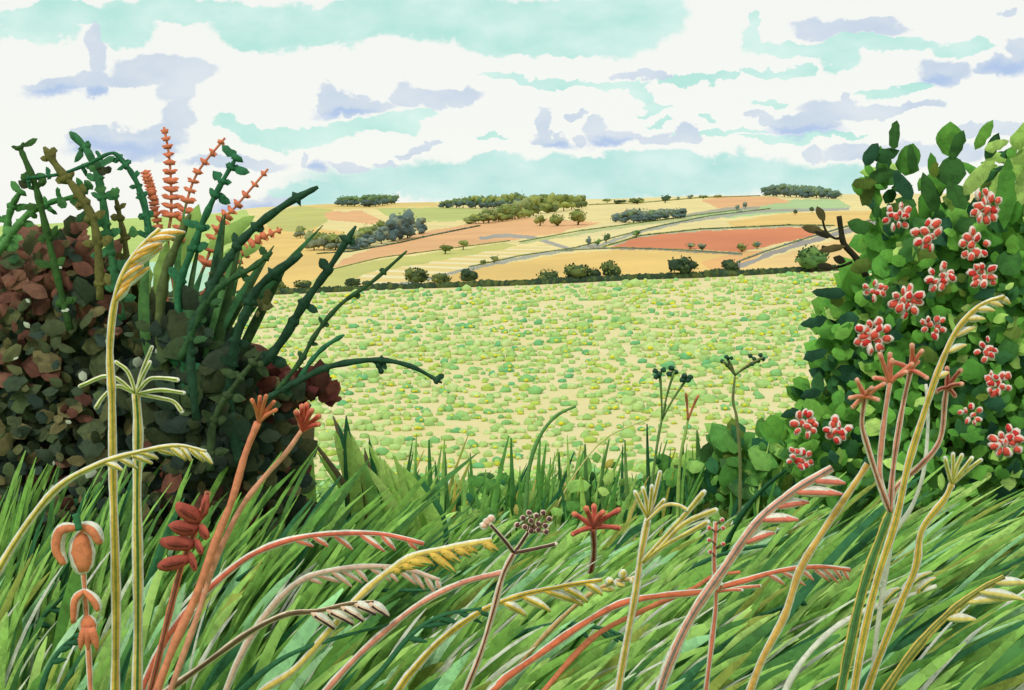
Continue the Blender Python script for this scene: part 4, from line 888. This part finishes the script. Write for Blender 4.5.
# dark green fronds lying in the grass
DF = [('dark green fern frond by the left edge', [(0, 660), (20, 640), (40, 620), (70, 590)], 26, 1), ('second dark green fern frond right of the one by the left edge', [(38, 700), (48, 670), (60, 650), (76, 634)], 20, 1),
      ('broad dark green grass head below the butter yellow stem', [(345, 705), (380, 672), (410, 636), (440, 616), (482, 608)], 24, 1), ('long dark green blade sweeping right above the smooth pink stem', [(270, 640), (310, 606), (360, 592), (430, 590)], 0, 1),
      ('dark green arching frond under the mustard plume', [(488, 648), (520, 634), (560, 624), (600, 628), (620, 634)], 18, 1), ('thick dark green blade behind the big pink stem', [(722, 556), (738, 520), (762, 490), (786, 470)], 0, 1),
      ('dark green blade with short teeth between the pink and ochre stems', [(716, 644), (750, 622), (776, 610), (800, 600)], 18, 1), ('dark green seed head behind the ochre stem', [(826, 560), (838, 530), (856, 518), (880, 510)], 14, 1),
      ('dark green blade along the lower left of the grass', [(230, 700), (280, 660), (330, 640), (390, 624)], 0, 1), ('dark green blade near the lower right edge', [(886, 650), (930, 640), (964, 632), (992, 628)], 0, 1),
      ('dark green blade over the small hooked stem', [(736, 600), (770, 590), (800, 588)], 0, 1), ('short dark green blade left of the brick red grass', [(168, 652), (200, 608), (240, 578), (262, 562)], 0, 1),
      ('dark blade rising beside the yellow umbel towards the right', [(655, 600), (690, 570), (730, 552), (770, 545)], 0, 1), ('dark green curled blade near the right edge', [(930, 560), (946, 534), (970, 512), (1000, 496)], 12, 1)]
for lab, pts, tl, sd in DF:
    arch(lab, pts, 8, (None, (54, 104, 72)), 'g' if pts[0][1] < 680 else 2.9, tl, 6, sd, .55, (48, 96, 66), 3, .9, None, name='grass_stalk', taper=.35)
# ------------------------------------------------------------------ slim plants standing against the field
def slim(label, name, pts, w, c, Y, heads=None, seeds=None, sc=(50, 84, 66), sr=2.6, hc=None):
    t, p, k = plant(name, label, pts, w, (None, c), Y, .6)
    for h in heads or []:
        rays(t, k, Y, h[0], h[1], w * .9, (None, hc or c))
    ends = [e if not isinstance(e[0], tuple) else e[-1] for h in heads or [] for e in h[1]]
    if seeds: dots(t, seeds, Y - .04, sr, sc, hub=lambda x, y: min(ends, key=lambda e: (e[0] - x) ** 2 + (e[1] - y) ** 2))
    return t
GG = (112, 140, 84)
slim('green umbel with three stems and blackish heads standing against the field', 'umbel_plant', [(650, 500), (655, 460), (660, 428), (666, 404)], 3.5, GG, 6.6, [((662, 420), [(660, 375), (674, 372), (686, 380)])], [(655, 371), (659, 374), (663, 370), (656, 377), (671, 368), (675, 372), (669, 374), (684, 376), (688, 380), (690, 377), (682, 380)], sr=3.0)
slim('wiry brown green umbel with two spread arms left of the flowering bush', 'umbel_plant', [(740, 500), (740, 460), (737, 420), (733, 400), (735, 376)], 4, (124, 130, 84), 6.6, [((735, 375), [(728, 360), (724, 362), (756, 362), (762, 358)])], [(722, 361), (726, 357), (731, 358), (727, 365), (750, 356), (754, 359), (758, 361), (763, 359), (760, 355), (752, 364)], sr=2.3)
slim('small pink forked shoot between the two green umbels', 'pink_shoot', [(678, 500), (680, 460), (686, 430), (689, 414)], 4, (150, 178, 96), 6.7, [((688, 420), [(686, 394), (698, 396)])], hc=(236, 146, 108))
slim('curved green grass bowing right over the field edge', 'bowing_grass', [(526, 500), (530, 464), (540, 436), (556, 416), (576, 406)], 5, (104, 150, 84), 6.7)
slim('faint tan stem leaning over the field edge', 'tan_stem', [(560, 500), (578, 470), (606, 438), (650, 418)], 2.2, (204, 196, 130), 6.8)
for i, (x, top, w, lab) in enumerate([(512, 438, 6, 'leftmost'), (560, 452, 5, 'second'), (586, 444, 6, 'third'), (602, 440, 6, 'fourth, leaning'), (648, 424, 5, 'dark fifth'), (670, 462, 5, 'short dark sixth'), (626, 440, 5, 'pale seventh'), (430, 440, 6, 'outlying left'), (446, 452, 5, 'outlying lower left'), (698, 430, 6, 'rightmost')]):
    Y = 6.9; c = [(92, 150, 78), (80, 138, 72), (104, 150, 82), (112, 158, 86), (56, 104, 66), (60, 106, 66), (130, 172, 96), (84, 142, 74), (92, 140, 76), (120, 168, 90)][i]
    pts = to_ground(seg_path([(x + 2, 510), (x, (top + 510) / 2), (x - 1 + (8 if 'leaning' in lab else 0), top)], Y, 5)); L = len(pts); k = Y / F
    mb = MB(); blade(mb, pts, [w * k * (1 - .85 * (j / L) ** 2) for j in range(L)], mat(c, .15, 12), fold=.5)
    words = {'leftmost': 'upright green blade by the foot of the bowing grass, left side', 'second': 'short upright blade in front of the field between taller ones', 'third': 'mid green upright blade left of the leaning one', 'fourth, leaning': 'blade leaning right against the cream field', 'dark fifth': 'dark green upright blade left of the three stemmed umbel', 'short dark sixth': 'short dark upright blade right of the three stemmed umbel', 'pale seventh': 'pale green upright blade near the middle of the field edge', 'outlying left': 'upright green blade right of the iris tuft', 'outlying lower left': 'lower upright blade right of the iris tuft', 'rightmost': 'light green upright blade beside the pink forked shoot'}
    tag(mb.build('grass_spear'), words[lab], 'grass blade', 'single blades standing against the field')
